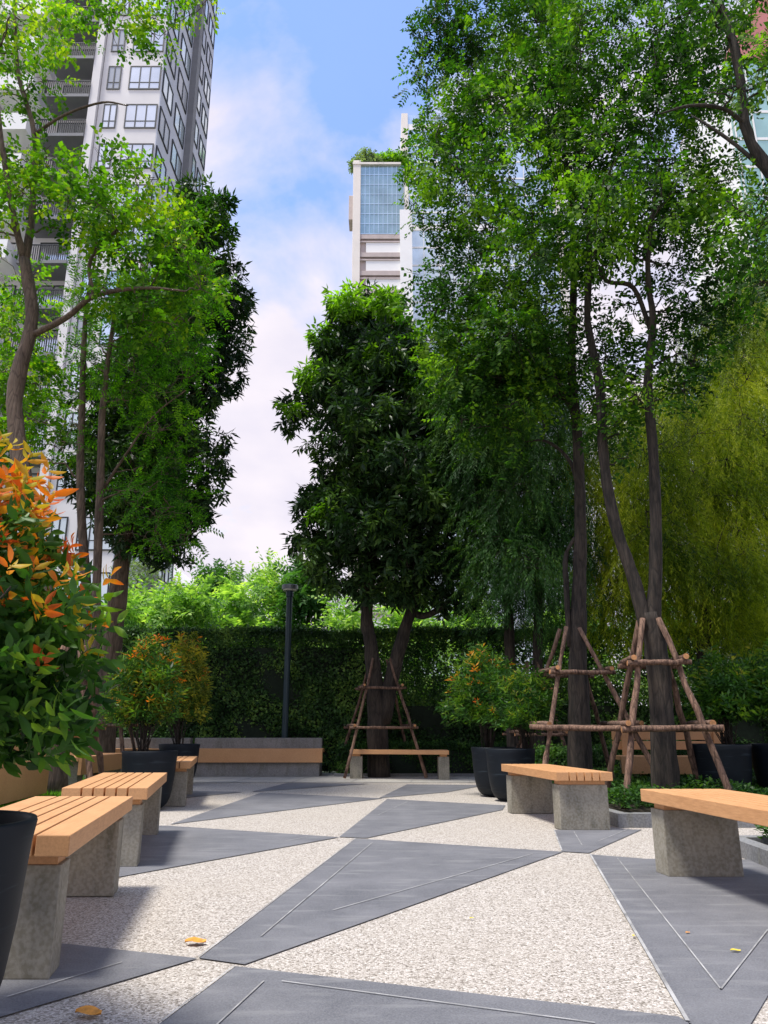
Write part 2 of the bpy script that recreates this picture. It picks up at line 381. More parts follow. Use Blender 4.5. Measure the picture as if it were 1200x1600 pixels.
def smooth_path(pts, k=5):
    """Catmull-Rom through (x,y,z,r) points"""
    P = [np.array(p, float) for p in pts]; P = [2*P[0]-P[1]]+P+[2*P[-1]-P[-2]]; out = []
    for i in range(1, len(P)-2):
        for j in range(k):
            t = j/k; a, b, c, d = P[i-1:i+3]
            out.append(.5*((2*b)+(-a+c)*t+(2*a-5*b+4*c-d)*t*t+(-a+3*b-3*c+d)*t**3))
    out.append(P[-2]); return out
def skeleton(mb, stems, cl, rng, twig=.006, nb=7):
    nodes = []
    for st in stems:
        sp = smooth_path(st); i0 = len(mb.v); mb.tube([p[:3] for p in sp], [max(p[3], .008)*(1+rng.uniform(-.05, .05)) for p in sp], 16 if sp[0][3] > .07 else 7)
        for q in range(i0, len(mb.v)): mb.v[q] = tuple(np.array(mb.v[q])+rng.normal(0, sp[0][3]*.035, 3)*np.array((1, 1, 0)))
        nodes += [np.array((*p[:3], max(p[3], .01))) for p in sp]
    z0 = nodes[0][2]+1.3
    nodes = [n for n in nodes if n[2] > z0]
    arr = np.array(nodes); order = sorted(cl, key=lambda c: float(np.min(np.linalg.norm(arr[:, :3]-c[:3], axis=1))))
    for c in order:
        arr = np.array(nodes); d = arr[:, :3]-c[:3]; cost = np.linalg.norm(d, axis=1)+1.3*np.maximum(0, d[:, 2]+.1)-.8*arr[:, 3]
        i = int(np.argmin(cost)); s = arr[i]; v = c[:3]-s[:3]; dist = np.linalg.norm(v)
        if dist < .12: continue
        r0 = min(s[3]*.62, .010+.013*dist); mid = s[:3]+v*.5+np.array((rng.normal(0, .07), rng.normal(0, .07), .10))*dist
        path = []
        for k in range(nb):
            t = k/(nb-1); p = (1-t)**2*s[:3]+2*t*(1-t)*mid+t*t*c[:3]+(rng.normal(0, .018*dist+.008, 3) if 0 < k < nb-1 else 0)
            path.append(np.array((*p, r0*(1-t)+twig*t)))
        mb.tube([p[:3] for p in path], [p[3] for p in path], 5, False); nodes += path[1:]
        for _ in range(3):      # twigs fanning out in the clump
            e = c[:3]+nrm(rng.normal(0, 1, 3))*c[3]*.85; q = path[-2][:3]; m_ = (q+e)/2+rng.normal(0, .03, 3)
            mb.tube([q, m_, e], [twig*1.2, twig*.8, twig*.4], 4, False)
def px_stem(Y, pts, dy=0):
    out = []
    n = len(pts)
    for i, p in enumerate(pts):
        yy = Y+dy*i/(n-1)+(p[3] if len(p) > 3 else 0); q = at(p[0], p[1], yy); out.append((*q, p[2]))
    return out
def make_tree(name, label, cat, Y, stems, polys, tmpls, mt, bark, per, seed, group=None, tips=None, tipmat=None, droop=.25, out_w=.8, scl=(.75, 1.25), base_z=.0, roll=.5, extra=None):
    rng = np.random.default_rng(seed)
    b = stems[0][0]; root = thing(name, (b[0], b[1], base_z), label, cat, group)
    stems[0] = [(b[0], b[1], base_z-.05, b[3]*1.12)]+stems[0][1:] if b[2] > base_z-.05 else stems[0]
    cl = []
    for pl_ in polys: cl += clusters(*((pl_[0], Y)+pl_[1:4]+(rng,)), dy=(pl_[4] if len(pl_) > 4 else 0))
    tcl = []
    for (x, y, rp) in (tips or []):
        q = at(x, y, Y+rng.uniform(-.9, -.2)); tcl.append(np.array((*q, rp*1.25*Y/FPX)))
    mb = MB(); skeleton(mb, stems, cl+tcl, rng); mb.build('trunk', bark, root, smooth=True)
    P, A = sprigs_in(cl, per, rng, out_w, droop); D = place([f(rng) for f in tmpls], P, A, rng, roll=roll, scl=scl)
    leaves('crown', mt, root, *D)
    if tcl:
        for tc_ in tcl:
            P, A = sprigs_in([tc_], per*2.0, rng, out_w, droop, .2); D = place([f(rng) for f in tmpls], P, A, rng, roll=roll, scl=scl)
            leaves('new_growth', tipmat, root, *D)
    return root

# ------------------------------------------------------------------ ground, paving
g = MB(); g.box(-900, 900, -60, 1800, -.6, -.03); tag(g.build('ground', M['earth']), kind='structure')
g = MB(); g.prism([(-7, -3), (7, -3), (7, 14.5), (-7, 14.5)], -.028, 0); tag(g.build('plaza_paving', M['gravel']), kind='structure')
def sheet(name, polys, z, m):
    mb = MB()
    for pl in polys: mb.add([(x, y, z) for x, y in pl], [tuple(range(len(pl)))])
    o = mb.build(name, m); tag(o, kind='structure')
    bm = bmesh.new(); bm.from_mesh(o.data); bmesh.ops.recalc_face_normals(bm, faces=bm.faces)
    for f in bm.faces:
        if f.normal.z < 0: f.normal_flip()
    bm.to_mesh(o.data); bm.free(); return o
G = lambda *ps: [gnd(*p) for p in ps]
def line2(a, b, w=.009):
    a = np.array(a); b = np.array(b); d = (b-a)/np.linalg.norm(b-a); n = np.array((-d[1], d[0]))*w/2
    return [tuple(a-n), tuple(b-n), tuple(b+n), tuple(a+n)]
far = [(-7, 12.1), (7, 12.1), (7, 14.5), (-7, 14.5)]
sheet('pale_paving', [far], .004, M['plainpave'])
dark = [G((262, 1291), (530, 1309), (150, 1378), (150, 1290)),
        G((408, 1239), (598, 1248), (265, 1289)),
        G((450, 1223.5), (578, 1225), (392, 1238)),
        G((300, 1236), (380, 1238), (270, 1249)),
        G((636, 1226), (760, 1227), (700, 1238), (592, 1247.5)),
        G((605, 1249), (790, 1259), (785, 1266), (572, 1310.5), (530, 1308.5)),
        G((556, 1311), (880, 1332), (382, 1509), (310, 1499)),
        G((106, 1477), (309, 1499.5), (0, 1592), (-260, 1680), (-500, 1480), (-60, 1461)),
        G((368, 1512), (1060, 1591), (1160, 1650), (1000, 2400), (-700, 2400), (-500, 2150), (252, 1600)),
        G((922, 1336), (1075, 1600), (1090, 1625), (1172, 1605), (1205, 1550), (1500, 1560), (1560, 1400), (1350, 1345), (1010, 1343)),
        G((865, 1297.5), (1003, 1297), (920, 1334), (878, 1331.5))]
sheet('slate_paving', dark, .005, M['slab'])
jl = [((582, 1318), (408, 1466)), ((832, 1336), (520, 1425)), ((965, 1343), (1127, 1550)), ((1127, 1550), (1200, 1456)),
      ((412, 1537), (330, 1614)), ((440, 1537), (930, 1603)), ((190, 1507), (10, 1562)), ((897, 1301), (910, 1323)), ((935, 1316), (982, 1297)),
      ((415, 1241), (375, 1251)), ((640, 1252), (590, 1275)), ((480, 1309), (440, 1317))]
js = [line2(gnd(*a), gnd(*b), .0055) for a, b in jl]
js += [line2(gnd(310, 1499), gnd(556, 1311), .006), line2(gnd(366, 1513), gnd(252, 1600), .006), line2(gnd(922, 1336), gnd(1075, 1600), .012), line2(gnd(866, 1298), gnd(878, 1331), .01)]
js += [line2((x, 12.1), (x+.2, 14.4), .012) for x in np.arange(-5, 6, .9)]
js += [line2((-6.9, 12.1), (6.9, 12.1), .012)]
sheet('paving_joints', js, .009, M['joint'])

# ------------------------------------------------------------------ benches
WID = [.112, .058, .058, .058, .058, .112]; GAP = .0105
def slat_bench(name, label, A, B, length=None, w=.5, group='low timber benches round the plaza', mirror=False, zt=.45):
    """A, B: near and far corners of one long side; the ends are cut parallel to x. w>0: body lies towards -x of A-B when mirror False"""
    A = np.array(A, float); B = np.array(B, float); dxy = (B-A)
    s = 1 if mirror else -1
    c = (A+B)/2+np.array((s*w/2, 0)); root = thing(name, (c[0], c[1], 0), label, 'bench', group)
    def par(a, b, t0, t1):
        return [(A[0]+dxy[0]*t0+s*a, A[1]+dxy[1]*t0), (A[0]+dxy[0]*t0+s*b, A[1]+dxy[1]*t0), (A[0]+dxy[0]*t1+s*b, A[1]+dxy[1]*t1), (A[0]+dxy[0]*t1+s*a, A[1]+dxy[1]*t1)]
    Lg = abs(dxy[1]); a = 0; k = (w-5*GAP)/sum(WID)
    for q in WID:
        mb = MB(); mb.prism(par(a, a+q*k, 0, 1), zt-.068, zt); mb.build('slat', M['wood'], root, bevel=.0035); a += q*k+GAP
    e = .045/Lg; th = .15/Lg
    for t0, t1 in ((e, e+th), (1-e-th, 1-e)):
        mb = MB(); mb.prism(par(.03, w-.03, t0, t1), .003, zt-.100); mb.build('leg', M['conc'], root, bevel=.006)
        mb = MB(); mb.prism(par(.045, w-.045, t0+.01/Lg, t1-.02/Lg), zt-.0995, zt-.0685); mb.build('rail', M['wood'], root)
    return root
slat_bench('slatted_bench', 'nearest slatted timber bench on concrete legs, beside the large dark pot in the left foreground', gnd(110, 1305, .45), gnd(208, 1244, .45), w=.52)
slat_bench('slatted_bench', 'second slatted timber bench on the left, between the nearest bench and a dark pot', gnd(231, 1231, .45), np.array(gnd(231, 1231, .45))+np.array((-.33, 1.62)), w=.52)
p3 = np.array(gnd(298, 1190.5, .45)); 
slat_bench('slatted_bench', 'farthest of the three slatted benches on the left, half hidden behind the dark pot', p3, p3+np.array((-.33, 1.7)), w=.52)
slat_bench('slatted_bench', 'slatted timber bench before the right ground cover, its slat ends towards us', gnd(869, 1206.5, .45), gnd(783, 1193.6, .45), w=.46, mirror=True)
ra = np.array(gnd(1000, 1232.5, .45)); rb = ra+np.array((.20, -1.6))
slat_bench('slatted_bench', 'slatted timber bench at the right edge of the frame, seen from its long side', rb, ra, w=.48, mirror=True)

# far slatted bench, long side to the camera
fx0, fx1, fy = -.56, 1.04, 12.95
root = thing('slatted_bench', ((fx0+fx1)/2, fy+.2, 0), 'narrow slatted bench seen side-on in front of the central tree', 'bench', 'low timber benches round the plaza')
yy = fy
for q in WID:
    q *= .86; mb = MB(); mb.prism([(fx0, yy), (fx1, yy-.28), (fx1, yy-.28+q), (fx0, yy+q)], .385, .45); mb.build('slat', M['wood'], root, bevel=.004); yy += q+.008
for x0, x1, sh in ((fx0, fx0+.2, 0), (fx1-.17, fx1-.0, -.26)):
    mb = MB(); mb.box(x0+.005, x1+.005, fy+.03+sh, fy+.37+sh, .003, .352); mb.build('leg', M['conc'], root, bevel=.006)
    mb = MB(); mb.box(x0+.03, x1-.03, fy+.04+sh, fy+.36+sh, .3525, .3845); mb.build('rail', M['wood'], root)

# long wall benches by the hedge
def wall_bench(label, x0, x1, y, dys):
    root = thing('wall_bench', ((x0+x1)/2, y, 0), label, 'bench', 'concrete wall benches before the hedge')
    mb = MB(); mb.prism([(x0, y+.42), (x1, y+.42+dys), (x1, y+.62+dys), (x0, y+.62)], .003, .625); mb.build('back_wall', M['conc_dark'], root, bevel=.008)
    mb = MB(); mb.prism([(x0, y+.02), (x1, y+.02+dys), (x1, y+.418+dys), (x0, y+.418)], .003, .228); mb.build('base', M['conc_dark'], root, bevel=.008)
    e = .05; mb = MB(); mb.prism([(x0-e, y-.06), (x1+e, y-.06+dys), (x1+e, y+dys), (x0-e, y)], .2305, .455); mb.build('front_board', M['wood'], root, bevel=.004)
    for i in range(3):
        a = y+.003+i*.138; mb = MB(); mb.prism([(x0-e, a), (x1+e, a+dys), (x1+e, a+.13+dys), (x0-e, a+.13)], .39, .452); mb.build('slat', M['wood'], root, bevel=.004)
wall_bench('long concrete wall bench with thick timber seat, in front of the lamp post', -3.35, -1.1, 13.55, 0)
wall_bench('concrete wall bench with timber seat at far left, behind the braced tree trunks', -5.9, -3.42, 13.5, 0)

# benches with timber backrests
def back_bench(label, x, y, length, rz, w=.45, low=False):
    root = thing('backrest_bench', (x, y, 0), label, 'bench', 'timber benches with backrests')
    pr = []
    for i in range(4):
        mb = MB(); mb.box(x-length/2, x+length/2, y+i*.115, y+i*.115+.105, .40, .45); pr.append(mb.build('slat', M['wood'], root, bevel=.004))
    mb = MB(); mb.box(x-length/2, x+length/2, y-.045, y-.003, .24, .452); mb.build('front_board', M['wood'], root, bevel=.004)
    if low: mb = MB(); mb.box(x-length/2, x+length/2, y+.472, y+.51, .12, .475); mb.build('back_board', M['wood'], root, bevel=.004)
    for i in range(2):
        mb = MB(); mb.box(x-length/2, x+length/2, y+.47, y+.51, .52+i*.125, .63+i*.125); mb.build('back_board', M['wood'], root, bevel=.004)
    for s in (-1, 1):
        cx = x+s*(length/2-.16); mb = MB(); mb.box(cx-.045, cx+.045, y+.43, y+.469, .1, .74); mb.build('back_post', M['wood'], root, bevel=.004)
        mb = MB(); mb.box(cx-.09, cx+.09, y+.02, y+.46, .003, .398); mb.build('leg', M['conc'], root, bevel=.006)
    root.rotation_euler = (0, 0, rz); return root
back_bench('timber bench with two-board backrest at the left edge, behind the nearest bench', -4.06, 7.7, 1.9, R(-84), low=True)
back_bench('timber backrest bench in the left bed, seen end-on behind a potted shrub', -3.75, 10.6, 1.7, R(90))
back_bench('timber bench with backrest behind the right braced tree, partly hidden by black pots', 3.75, 10.0, 1.5, R(-6))

# ------------------------------------------------------------------ planting beds
def bed(name_lbl, poly, h, w=.1, soil_z=.06):
    n = len(poly); c = np.mean(poly, axis=0); P = np.array(poly)
    inner = []
    for i in range(n):     # inset polygon
        a, b, d = P[i-1], P[i], P[(i+1) % n]
        u = (b-a)/np.linalg.norm(b-a); v = (d-b)/np.linalg.norm(d-b); nu = np.array((-u[1], u[0])); nv = np.array((-v[1], v[0]))
        k = nu+nv; k = k/np.dot(k, nu); inner.append(b+k*w)
    mb = MB(); vs = [(x, y, .002) for x, y in P]+[(x, y, h) for x, y in P]+[(x, y, h) for x, y in inner]+[(x, y, .002) for x, y in inner]
    fs = []
    for i in range(n):
        j = (i+1) % n; fs += [(i, j, n+j, n+i), (n+i, n+j, 2*n+j, 2*n+i), (2*n+i, 2*n+j, 3*n+j, 3*n+i)]
    mb.add(vs, fs); o = mb.build('planter_curb', M['curb']); tag(o, name_lbl, 'curb', 'curbs of the planting beds')
    mb = MB(); mb.add([(x, y, soil_z) for x, y in inner], [tuple(range(n))]); tag(mb.build('soil', M['soil']), kind='structure')
    return [tuple(p) for p in inner]
# counter-clockwise polygons
bedR = bed('low dark curb of the bed under the two braced trees on the right', [(1.95, 6.75), (6.5, 6.75), (6.5, 11.6), (1.6, 11.6), (1.75, 8.6)], .11)
bedR2 = bed('low dark curb at the right edge, round the small bed behind the nearest right bench', [(2.25, 4.55), (6.5, 4.0), (6.5, 5.9), (2.3, 5.5)], .10)
bedL = bed('curb of the long left bed with bright grass and braced trees', [(-6.8, 3.2), (-2.35, 3.2), (-2.75, 8.2), (-3.25, 12.9), (-6.8, 12.9)], .10)
bedC = bed('curb of the narrow bed under the central tree and the hedge', [(-.85, 13.55), (6.9, 13.55), (6.9, 14.45), (-.85, 14.45)], .05, .06, .03)

def scatter(poly, n, rng):
    xs = [p[0] for p in poly]; ys = [p[1] for p in poly]; out = []
    while len(out) < n:
        x = rng.uniform(min(xs), max(xs)); y = rng.uniform(min(ys), max(ys))
        if inpoly(x, y, poly): out.append((x, y))
    return np.array(out)
def cover(name, label, cat, poly, n, h, leaf, mt, seed, kind='stuff', z0=.06):
    rng = np.random.default_rng(seed); p = scatter(poly, n, rng)
    hh = h*(.55+.45*np.sin(p[:, 0]*3.1+1)*np.cos(p[:, 1]*2.7))*rng.uniform(.5, 1, n)+h*.25
    P = np.c_[p, z0+hh*rng.uniform(.1, 1, n)**.5]; T = rng.normal(0, 1, (n, 3)); T[:, 2] = np.abs(T[:, 2])*.5
    Nn = rng.normal(0, .45, (n, 3))+np.array((0, 0, 1)); l = leaf*rng.uniform(.6, 1.3, n)
    o = leaves(name, mt, None, P, T, Nn, l, l*.55); return tag(o, label, cat, kind=kind)
cover('ground_cover', 'low dark green ground cover in the right bed', 'ground cover', bedR, 52000, .22, .05, L['low'], 5)
cover('ground_cover', 'small leafy plants in the bed at the right edge', 'ground cover', [(2.42, 4.72), (4.5, 4.5), (4.5, 5.7), (2.45, 5.4)], 5200, .20, .05, L['low'], 6)
rngg = np.random.default_rng(8); p = scatter(bedL, 70000, rngg); nn = len(p)
P = np.c_[p, np.full(nn, .055)]; T = rngg.normal(0, .55, (nn, 3)); T[:, 2] = 1
o = leaves('grass', L['grass'], None, P, T, rngg.normal(0, 1, (nn, 3)), rngg.uniform(.04, .10, nn), rngg.uniform(.008, .016, nn)); tag(o, 'bright green grass in the left bed', 'grass', kind='stuff')

# ------------------------------------------------------------------ hedges
def hedge(name, label, x0, x1, y0, y1, z1, dens, leaf, mt, seed, core=None, group=None, thin=None):
    rng = np.random.default_rng(seed); root = thing(name, ((x0+x1)/2, (y0+y1)/2, 0), label, 'hedge', group)
    def face(n, fx, fy, fz): return np.c_[fx(n), fy(n), fz(n)]
    w, d = x1-x0, y1-y0; Ps = []; Ns = []
    nf = int(w*z1*dens); Ps.append(np.c_[rng.uniform(x0, x1, nf), y0+rng.exponential(.05, nf), rng.uniform(.03, z1, nf)]); Ns.append(np.tile((0, -1, .35), (nf, 1)))
    nb = int(nf*.5); Ps.append(np.c_[rng.uniform(x0, x1, nb), y1-rng.exponential(.05, nb), rng.uniform(.03, z1, nb)]); Ns.append(np.tile((0, 1, .35), (nb, 1)))
    ntp = int(w*d*dens*1.4); Ps.append(np.c_[rng.uniform(x0, x1, ntp), rng.uniform(y0, y1, ntp), z1-rng.exponential(.04, ntp)]); Ns.append(np.tile((0, 0, 1), (ntp, 1)))
    ns = int(d*z1*dens)
    for xx, sg in ((x0, -1), (x1, 1)):
        Ps.append(np.c_[xx-sg*rng.exponential(.05, ns), rng.uniform(y0, y1, ns), rng.uniform(.03, z1, ns)]); Ns.append(np.tile((sg, 0, .3), (ns, 1)))
    P = np.concatenate(Ps); Nn = np.concatenate(Ns).astype(float)
    bump_ = .05*np.sin(P[:, 0]*2.1)+.04*np.sin(P[:, 0]*5.3+P[:, 2]*3.7)+.03*np.sin(P[:, 2]*7+P[:, 0]*1.3); P[:, 1] += 1.5*bump_; P[:, 2] += .5*bump_*(P[:, 2]/z1)+rng.exponential(.022, len(P))
    if thin is not None:
        keep = rng.random(len(P)) < thin(P); P = P[keep]; Nn = Nn[keep]
    n = len(P); Nn = Nn+rng.normal(0, .55, (n, 3)); T = rng.normal(0, 1, (n, 3)); T[:, 2] -= .2
    l = leaf*rng.uniform(.6, 1.25, n); leaves('foliage', mt, root, P, T, Nn, l, l*.55)
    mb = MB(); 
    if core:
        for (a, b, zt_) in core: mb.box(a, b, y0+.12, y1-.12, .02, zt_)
        mb.build('shade_core', M['core'], root)  # solid box in a painted shade colour behind the leaves
    mb = MB()
    for i in range(int(w/.28)):
        x = x0+.14+i*.28+rng.uniform(-.08, .08); y = (y0+y1)/2+rng.uniform(-.1, .1); q = [(x, y, 0)]
        for k in range(1, 6): q.append((x+rng.normal(0, .04), y+rng.normal(0, .04), z1*.93*k/5))
        mb.tube(q, [.02, .018, .015, .012, .009, .004], 5)
    mb.build('stems', M['bark'], root); return root
M['core'] = plain('hedge_shade', (.008, .016, .007), .95, nz=.5, nsc=14)  # near-black green: the hedge's inner shade put into the colour
def thin1(P):
    f = np.ones(len(P)); band = (P[:, 2] > 1.75) & (P[:, 2] < 2.3); f[band] = .74+.2*np.sin(P[band, 0]*3+1)
    r = (P[:, 0] > -.2) & (P[:, 2] < 2.3); f[r] *= .85; return f
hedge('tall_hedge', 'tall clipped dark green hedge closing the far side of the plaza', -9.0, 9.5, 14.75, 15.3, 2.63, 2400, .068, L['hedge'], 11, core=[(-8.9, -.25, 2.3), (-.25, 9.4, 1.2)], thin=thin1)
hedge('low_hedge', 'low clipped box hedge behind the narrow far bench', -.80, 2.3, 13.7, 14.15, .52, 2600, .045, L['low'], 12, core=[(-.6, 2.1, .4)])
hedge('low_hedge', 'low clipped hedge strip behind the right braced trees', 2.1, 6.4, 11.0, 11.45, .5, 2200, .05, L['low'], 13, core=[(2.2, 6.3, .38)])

# ------------------------------------------------------------------ pots with shrubs
def pot(label, x, y, r=.29, h=.57, z=0, group='dark round planting pots'):
    root = thing('plant_pot', (x, y, z), label, 'pot', group)
    k = r/.29; prof = [(0, .004), (.10*k, .004), (.165*k, .018), (.205*k, .055), (.232*k, .11), (.25*k, .19), (.266*k, .32), (.279*k, h-.06), (.287*k, h-.008), (.284*k, h), (.266*k, h), (.262*k, h-.01), (.255*k, h-.07)]
    mb = MB(); mb.lathe(prof, (x, y, z), 64); mb.build('body', M['pot'], root, smooth=True)
    mb = MB(); mb.lathe([(0.0, h-.06), (.262*k, h-.062)], (x, y, z), 32); mb.build('soil', M['soil'], root)
def shrub(label, x, y, z0, ztop, rad, nst, per, leaf, mt, redmt, redfrac, seed, shape=None, stem_h=.15, fine=False, cat='shrub', squash=1.0, bark='bark', mid=None):
    rng = np.random.default_rng(seed); root = thing('potted_shrub', (x, y, z0), label, cat, 'shrubs in dark pots')
    H = ztop-z0; mb = MB(); tipsP = []; tipsA = []
    for i in range(nst):
        a = rng.uniform(0, 6.28); rr = rad*math.sqrt(rng.uniform(0, 1))*(1+.22*math.sin(a*3+seed)); f = rng.uniform(.25, 1)
        prof = math.sin(math.pi*min(1, .16+.74*f))**.6
        e = np.array((x+math.cos(a)*rr*prof, y+math.sin(a)*rr*prof*squash, z0+stem_h+(H-stem_h)*f*(1-.12*(rr/rad)**2)*rng.uniform(.82, 1.12)))
        b0 = np.array((x+rng.normal(0, .03), y+rng.normal(0, .03), z0)); m_ = b0*.45+e*.55; m_[:2] = b0[:2]*.7+e[:2]*.3; 
        m_ += rng.normal(0, .02, 3); q = [b0, (b0+m_)/2, m_, (m_+e)/2+rng.normal(0, .01, 3), e]
        if i < 32: mb.tube(q, [.007, .006, .0045, .003, .002], 5)
        d = nrm(e-m_); tipsP.append(e-d*.10); tipsA.append(d*.8+np.array((math.cos(a)*.35, math.sin(a)*.35, .35))+rng.normal(0, .25, 3))
    mb.build('stem', M[bark], root, smooth=True)
    P = np.array(tipsP); A = np.array(tipsA); t = [sprig_whorl(rng, per, leaf[0]*1.5, leaf, .05) for _ in range(4)]
    red = (rng.random(nst) < redfrac*np.clip(((P[:, 2]-z0)/H-.30)*2.2, 0, 1.4))
    D = place(t, P[~red], A[~red], rng, roll=.8, scl=(.6, 1.3)); leaves('foliage', mt, root, *D, fine=fine)
    if mid is not None: # second mass of leaves along the inner stems
        n2 = nst; i2 = rng.integers(0, nst, n2); f2 = rng.uniform(.35, .85, n2)[:, None]; P2 = np.array((x, y, z0+H*.4))*(1-f2)+P[i2]*f2+rng.normal(0, .03, (n2, 3))
        D = place(t, P2, A[i2]+rng.normal(0, .5, (n2, 3)), rng, roll=1); leaves('inner_foliage', mid, root, *D, fine=fine)
    if red.any():
        t = [sprig_whorl(rng, max(5, per-3), leaf[0]*.5, (leaf[0]*.9, leaf[1]*.85), -.1) for _ in range(4)]
        D = place(t, P[red]+nrm(A[red])*.06, A[red]+np.array((0, 0, .5)), rng, roll=.8); leaves('young_leaves', redmt, root, *D, fine=fine)
    return root
pot('large dark pot in the left foreground holding the big red-tipped shrub', -1.20, 2.08)
shrub('big glossy green shrub with many orange and red young leaves, in the nearest pot', -1.28, 2.10, .5, 1.63, .49, 1700, 8, (.062, .019), L['glossy'], L['red'], .75, 21, stem_h=.0, fine=True, mid=L['glossy'])
pot('dark pot between the left benches, under the green shrub with orange tips', -2.42, 8.2, .285)
shrub('upright green shrub with orange tips in the pot between the left benches', -2.50, 8.2, .5, 1.76, .40, 800, 8, (.070, .017), L['glossy'], L['red'], .25, 22, mid=L['olive'], stem_h=.15)
pot('farther dark pot on the left, just before the long wall bench', -3.0, 11.6, .30)
shrub('yellowish olive shrub in the farther left pot', -3.02, 11.6, .5, 2.1, .50, 900, 8, (.075, .02), L['olive'], L['red'], .1, 23, mid=L['glossy'])
pot('leftmost dark pot of the pair behind the right slatted bench', 1.36, 9.75, .29)
pot('dark pot standing against the right slatted bench, right of its twin', 1.46, 9.15, .29)
shrub('round shrub with rusty orange tips in the leftmost pot of the right pair', 1.30, 9.8, .5, 1.78, .52, 800, 8, (.075, .02), L['glossy'], L['red'], .2, 24, mid=L['glossy'])
shrub('dark green willowy shrub in the pot against the right slatted bench', 1.66, 9.2, .5, 1.5, .45, 560, 8, (.08, .018), L['glossy'], L['olive'], .15, 25, mid=L['glossy'])
pot('black pot behind the braces of the right tree, before the backrest bench', 3.62, 8.55, .33, z=.06)
pot('black pot at the right edge of the frame', 4.35, 8.6, .36, z=.06)
shrub('dark green shrub in the black pot behind the right tree braces', 3.75, 8.6, .56, 1.62, .48, 360, 8, (.08, .025), L['glossy'], L['olive'], .1, 26, mid=L['glossy'])
shrub('dark green shrub in the black pot at the right edge', 4.45, 8.7, .56, 1.75, .55, 420, 8, (.08, .025), L['glossy'], L['olive'], .1, 27, mid=L['glossy'])

# ------------------------------------------------------------------ trees
T_small = [lambda r: sprig_alt(r, 9, .24, (.075, .055))]*4
T_pin = [lambda r: sprig_pinnate(r, 7, .30, (.062, .026))]*4
T_can = [lambda r: sprig_alt(r, 10, .24, (.066, .042))]*3+[lambda r: sprig_pinnate(r, 6, .24, (.062, .032))]*2
T_dark = [lambda r: sprig_whorl(r, 8, .16, (.17, .05), .7)]*4
T_wil = [lambda r: sprig_strand(r)]*6

tree_base = {}
# left, near: broad lime leaves
Y = 9.2
make_tree('broadleaf_tree', 'leaning tree with pale bark and lime green leaves at the left edge, before the tower', 'tree', Y,
    [px_stem(Y, [(92, 1220, .115), (86, 1090, .105), (60, 880, .105), (28, 690, .105), (25, 600, .10), (50, 500, .085), (38, 405, .075)]),
     px_stem(Y, [(38, 405, .06), (22, 340, .045), (2, 220, .035), (-10, 80, .02)], -.5),
     px_stem(Y, [(40, 405, .06), (50, 330, .05), (54, 210, .04), (28, 110, .03), (22, -30, .02)], .3),
     px_stem(Y, [(48, 525, .05), (105, 495, .04), (148, 462, .035), (225, 450, .022), (290, 455, .012)], -.6),
     px_stem(Y, [(146, 463, .028), (142, 405, .025), (190, 350, .016), (215, 310, .01)], -.3),
     px_stem(Y, [(54, 210, .03), (100, 180, .02), (160, 160, .016), (200, 165, .008)], -.4)],
    [([(-70, -90), (330, -90), (330, 10), (290, 30), (235, 100), (190, 90), (120, 60), (95, 130), (40, 200), (-70, 230)], 1.2, 44, (.25, .42)),
     ([(-70, 200), (50, 240), (110, 220), (200, 240), (265, 300), (270, 380), (150, 400), (60, 330), (-70, 420)], 1.1, 46, (.25, .42)),
     ([(-70, 400), (60, 400), (85, 520), (100, 620), (110, 700), (-70, 740)], 1.0, 44, (.3, .45), 2.2),
     ([(120, 330), (280, 320), (335, 400), (345, 470), (270, 540), (140, 500)], 1.0, 34, (.25, .4))],
    T_small, L['lime'], M['barkL'], 38, 31, base_z=.06)
# left, slim twin stemmed, feathery
Y = 10.6
make_tree('feathery_tree', 'slim twin-stemmed tree with feathery fresh green leaves, before the dark evergreen on the left', 'tree', Y,
    [px_stem(Y, [(150, 1205, .085), (140, 1000, .075), (126, 780, .06), (128, 640, .05), (135, 480, .03), (150, 400, .015)]),
     px_stem(Y, [(146, 1100, .07), (152, 900, .065), (157, 760, .06), (160, 650, .05), (172, 540, .035), (190, 420, .015)], -.3),
     px_stem(Y, [(158, 770, .03), (190, 720, .02), (240, 650, .012), (290, 610, .006)], -.8)],
    [([(110, 430), (200, 400), (330, 400), (355, 480), (330, 560), (300, 640), (300, 700), (230, 690), (180, 640), (110, 620)], 1.1, 64, (.28, .45)),
     ([(190, 720), (300, 700), (310, 780), (290, 850), (220, 870), (190, 820)], .9, 24, (.25, .4)),
     ([(40, 640), (110, 620), (130, 720), (60, 720)], .8, 8, (.25, .35))],
    T_pin, L['fresh'], M['barkL'], 31, 32, base_z=.06, droop=.1)
# left dark evergreen
Y = 13.0
make_tree('evergreen_tree', 'dark evergreen with drooping leaves at left, leaning trunk, behind the feathery tree', 'tree', Y,
    [px_stem(Y, [(158, 1195, .19), (172, 1040, .17), (190, 880, .14), (212, 720, .10), (240, 560, .07), (280, 420, .04), (315, 320, .015)])],
    [([(300, 285), (340, 310), (362, 400), (386, 440), (380, 520), (372, 610), (352, 690), (338, 760), (300, 850), (250, 885), (190, 850), (110, 740), (105, 640), (190, 520), (250, 400)], 1.7, 118, (.35, .55))],
    T_dark, L['dark'], M['barkL'], 60, 33, droop=.5, tips=[(335, 320, 22), (355, 360, 14), (310, 340, 20)], tipmat=L['canopy'])
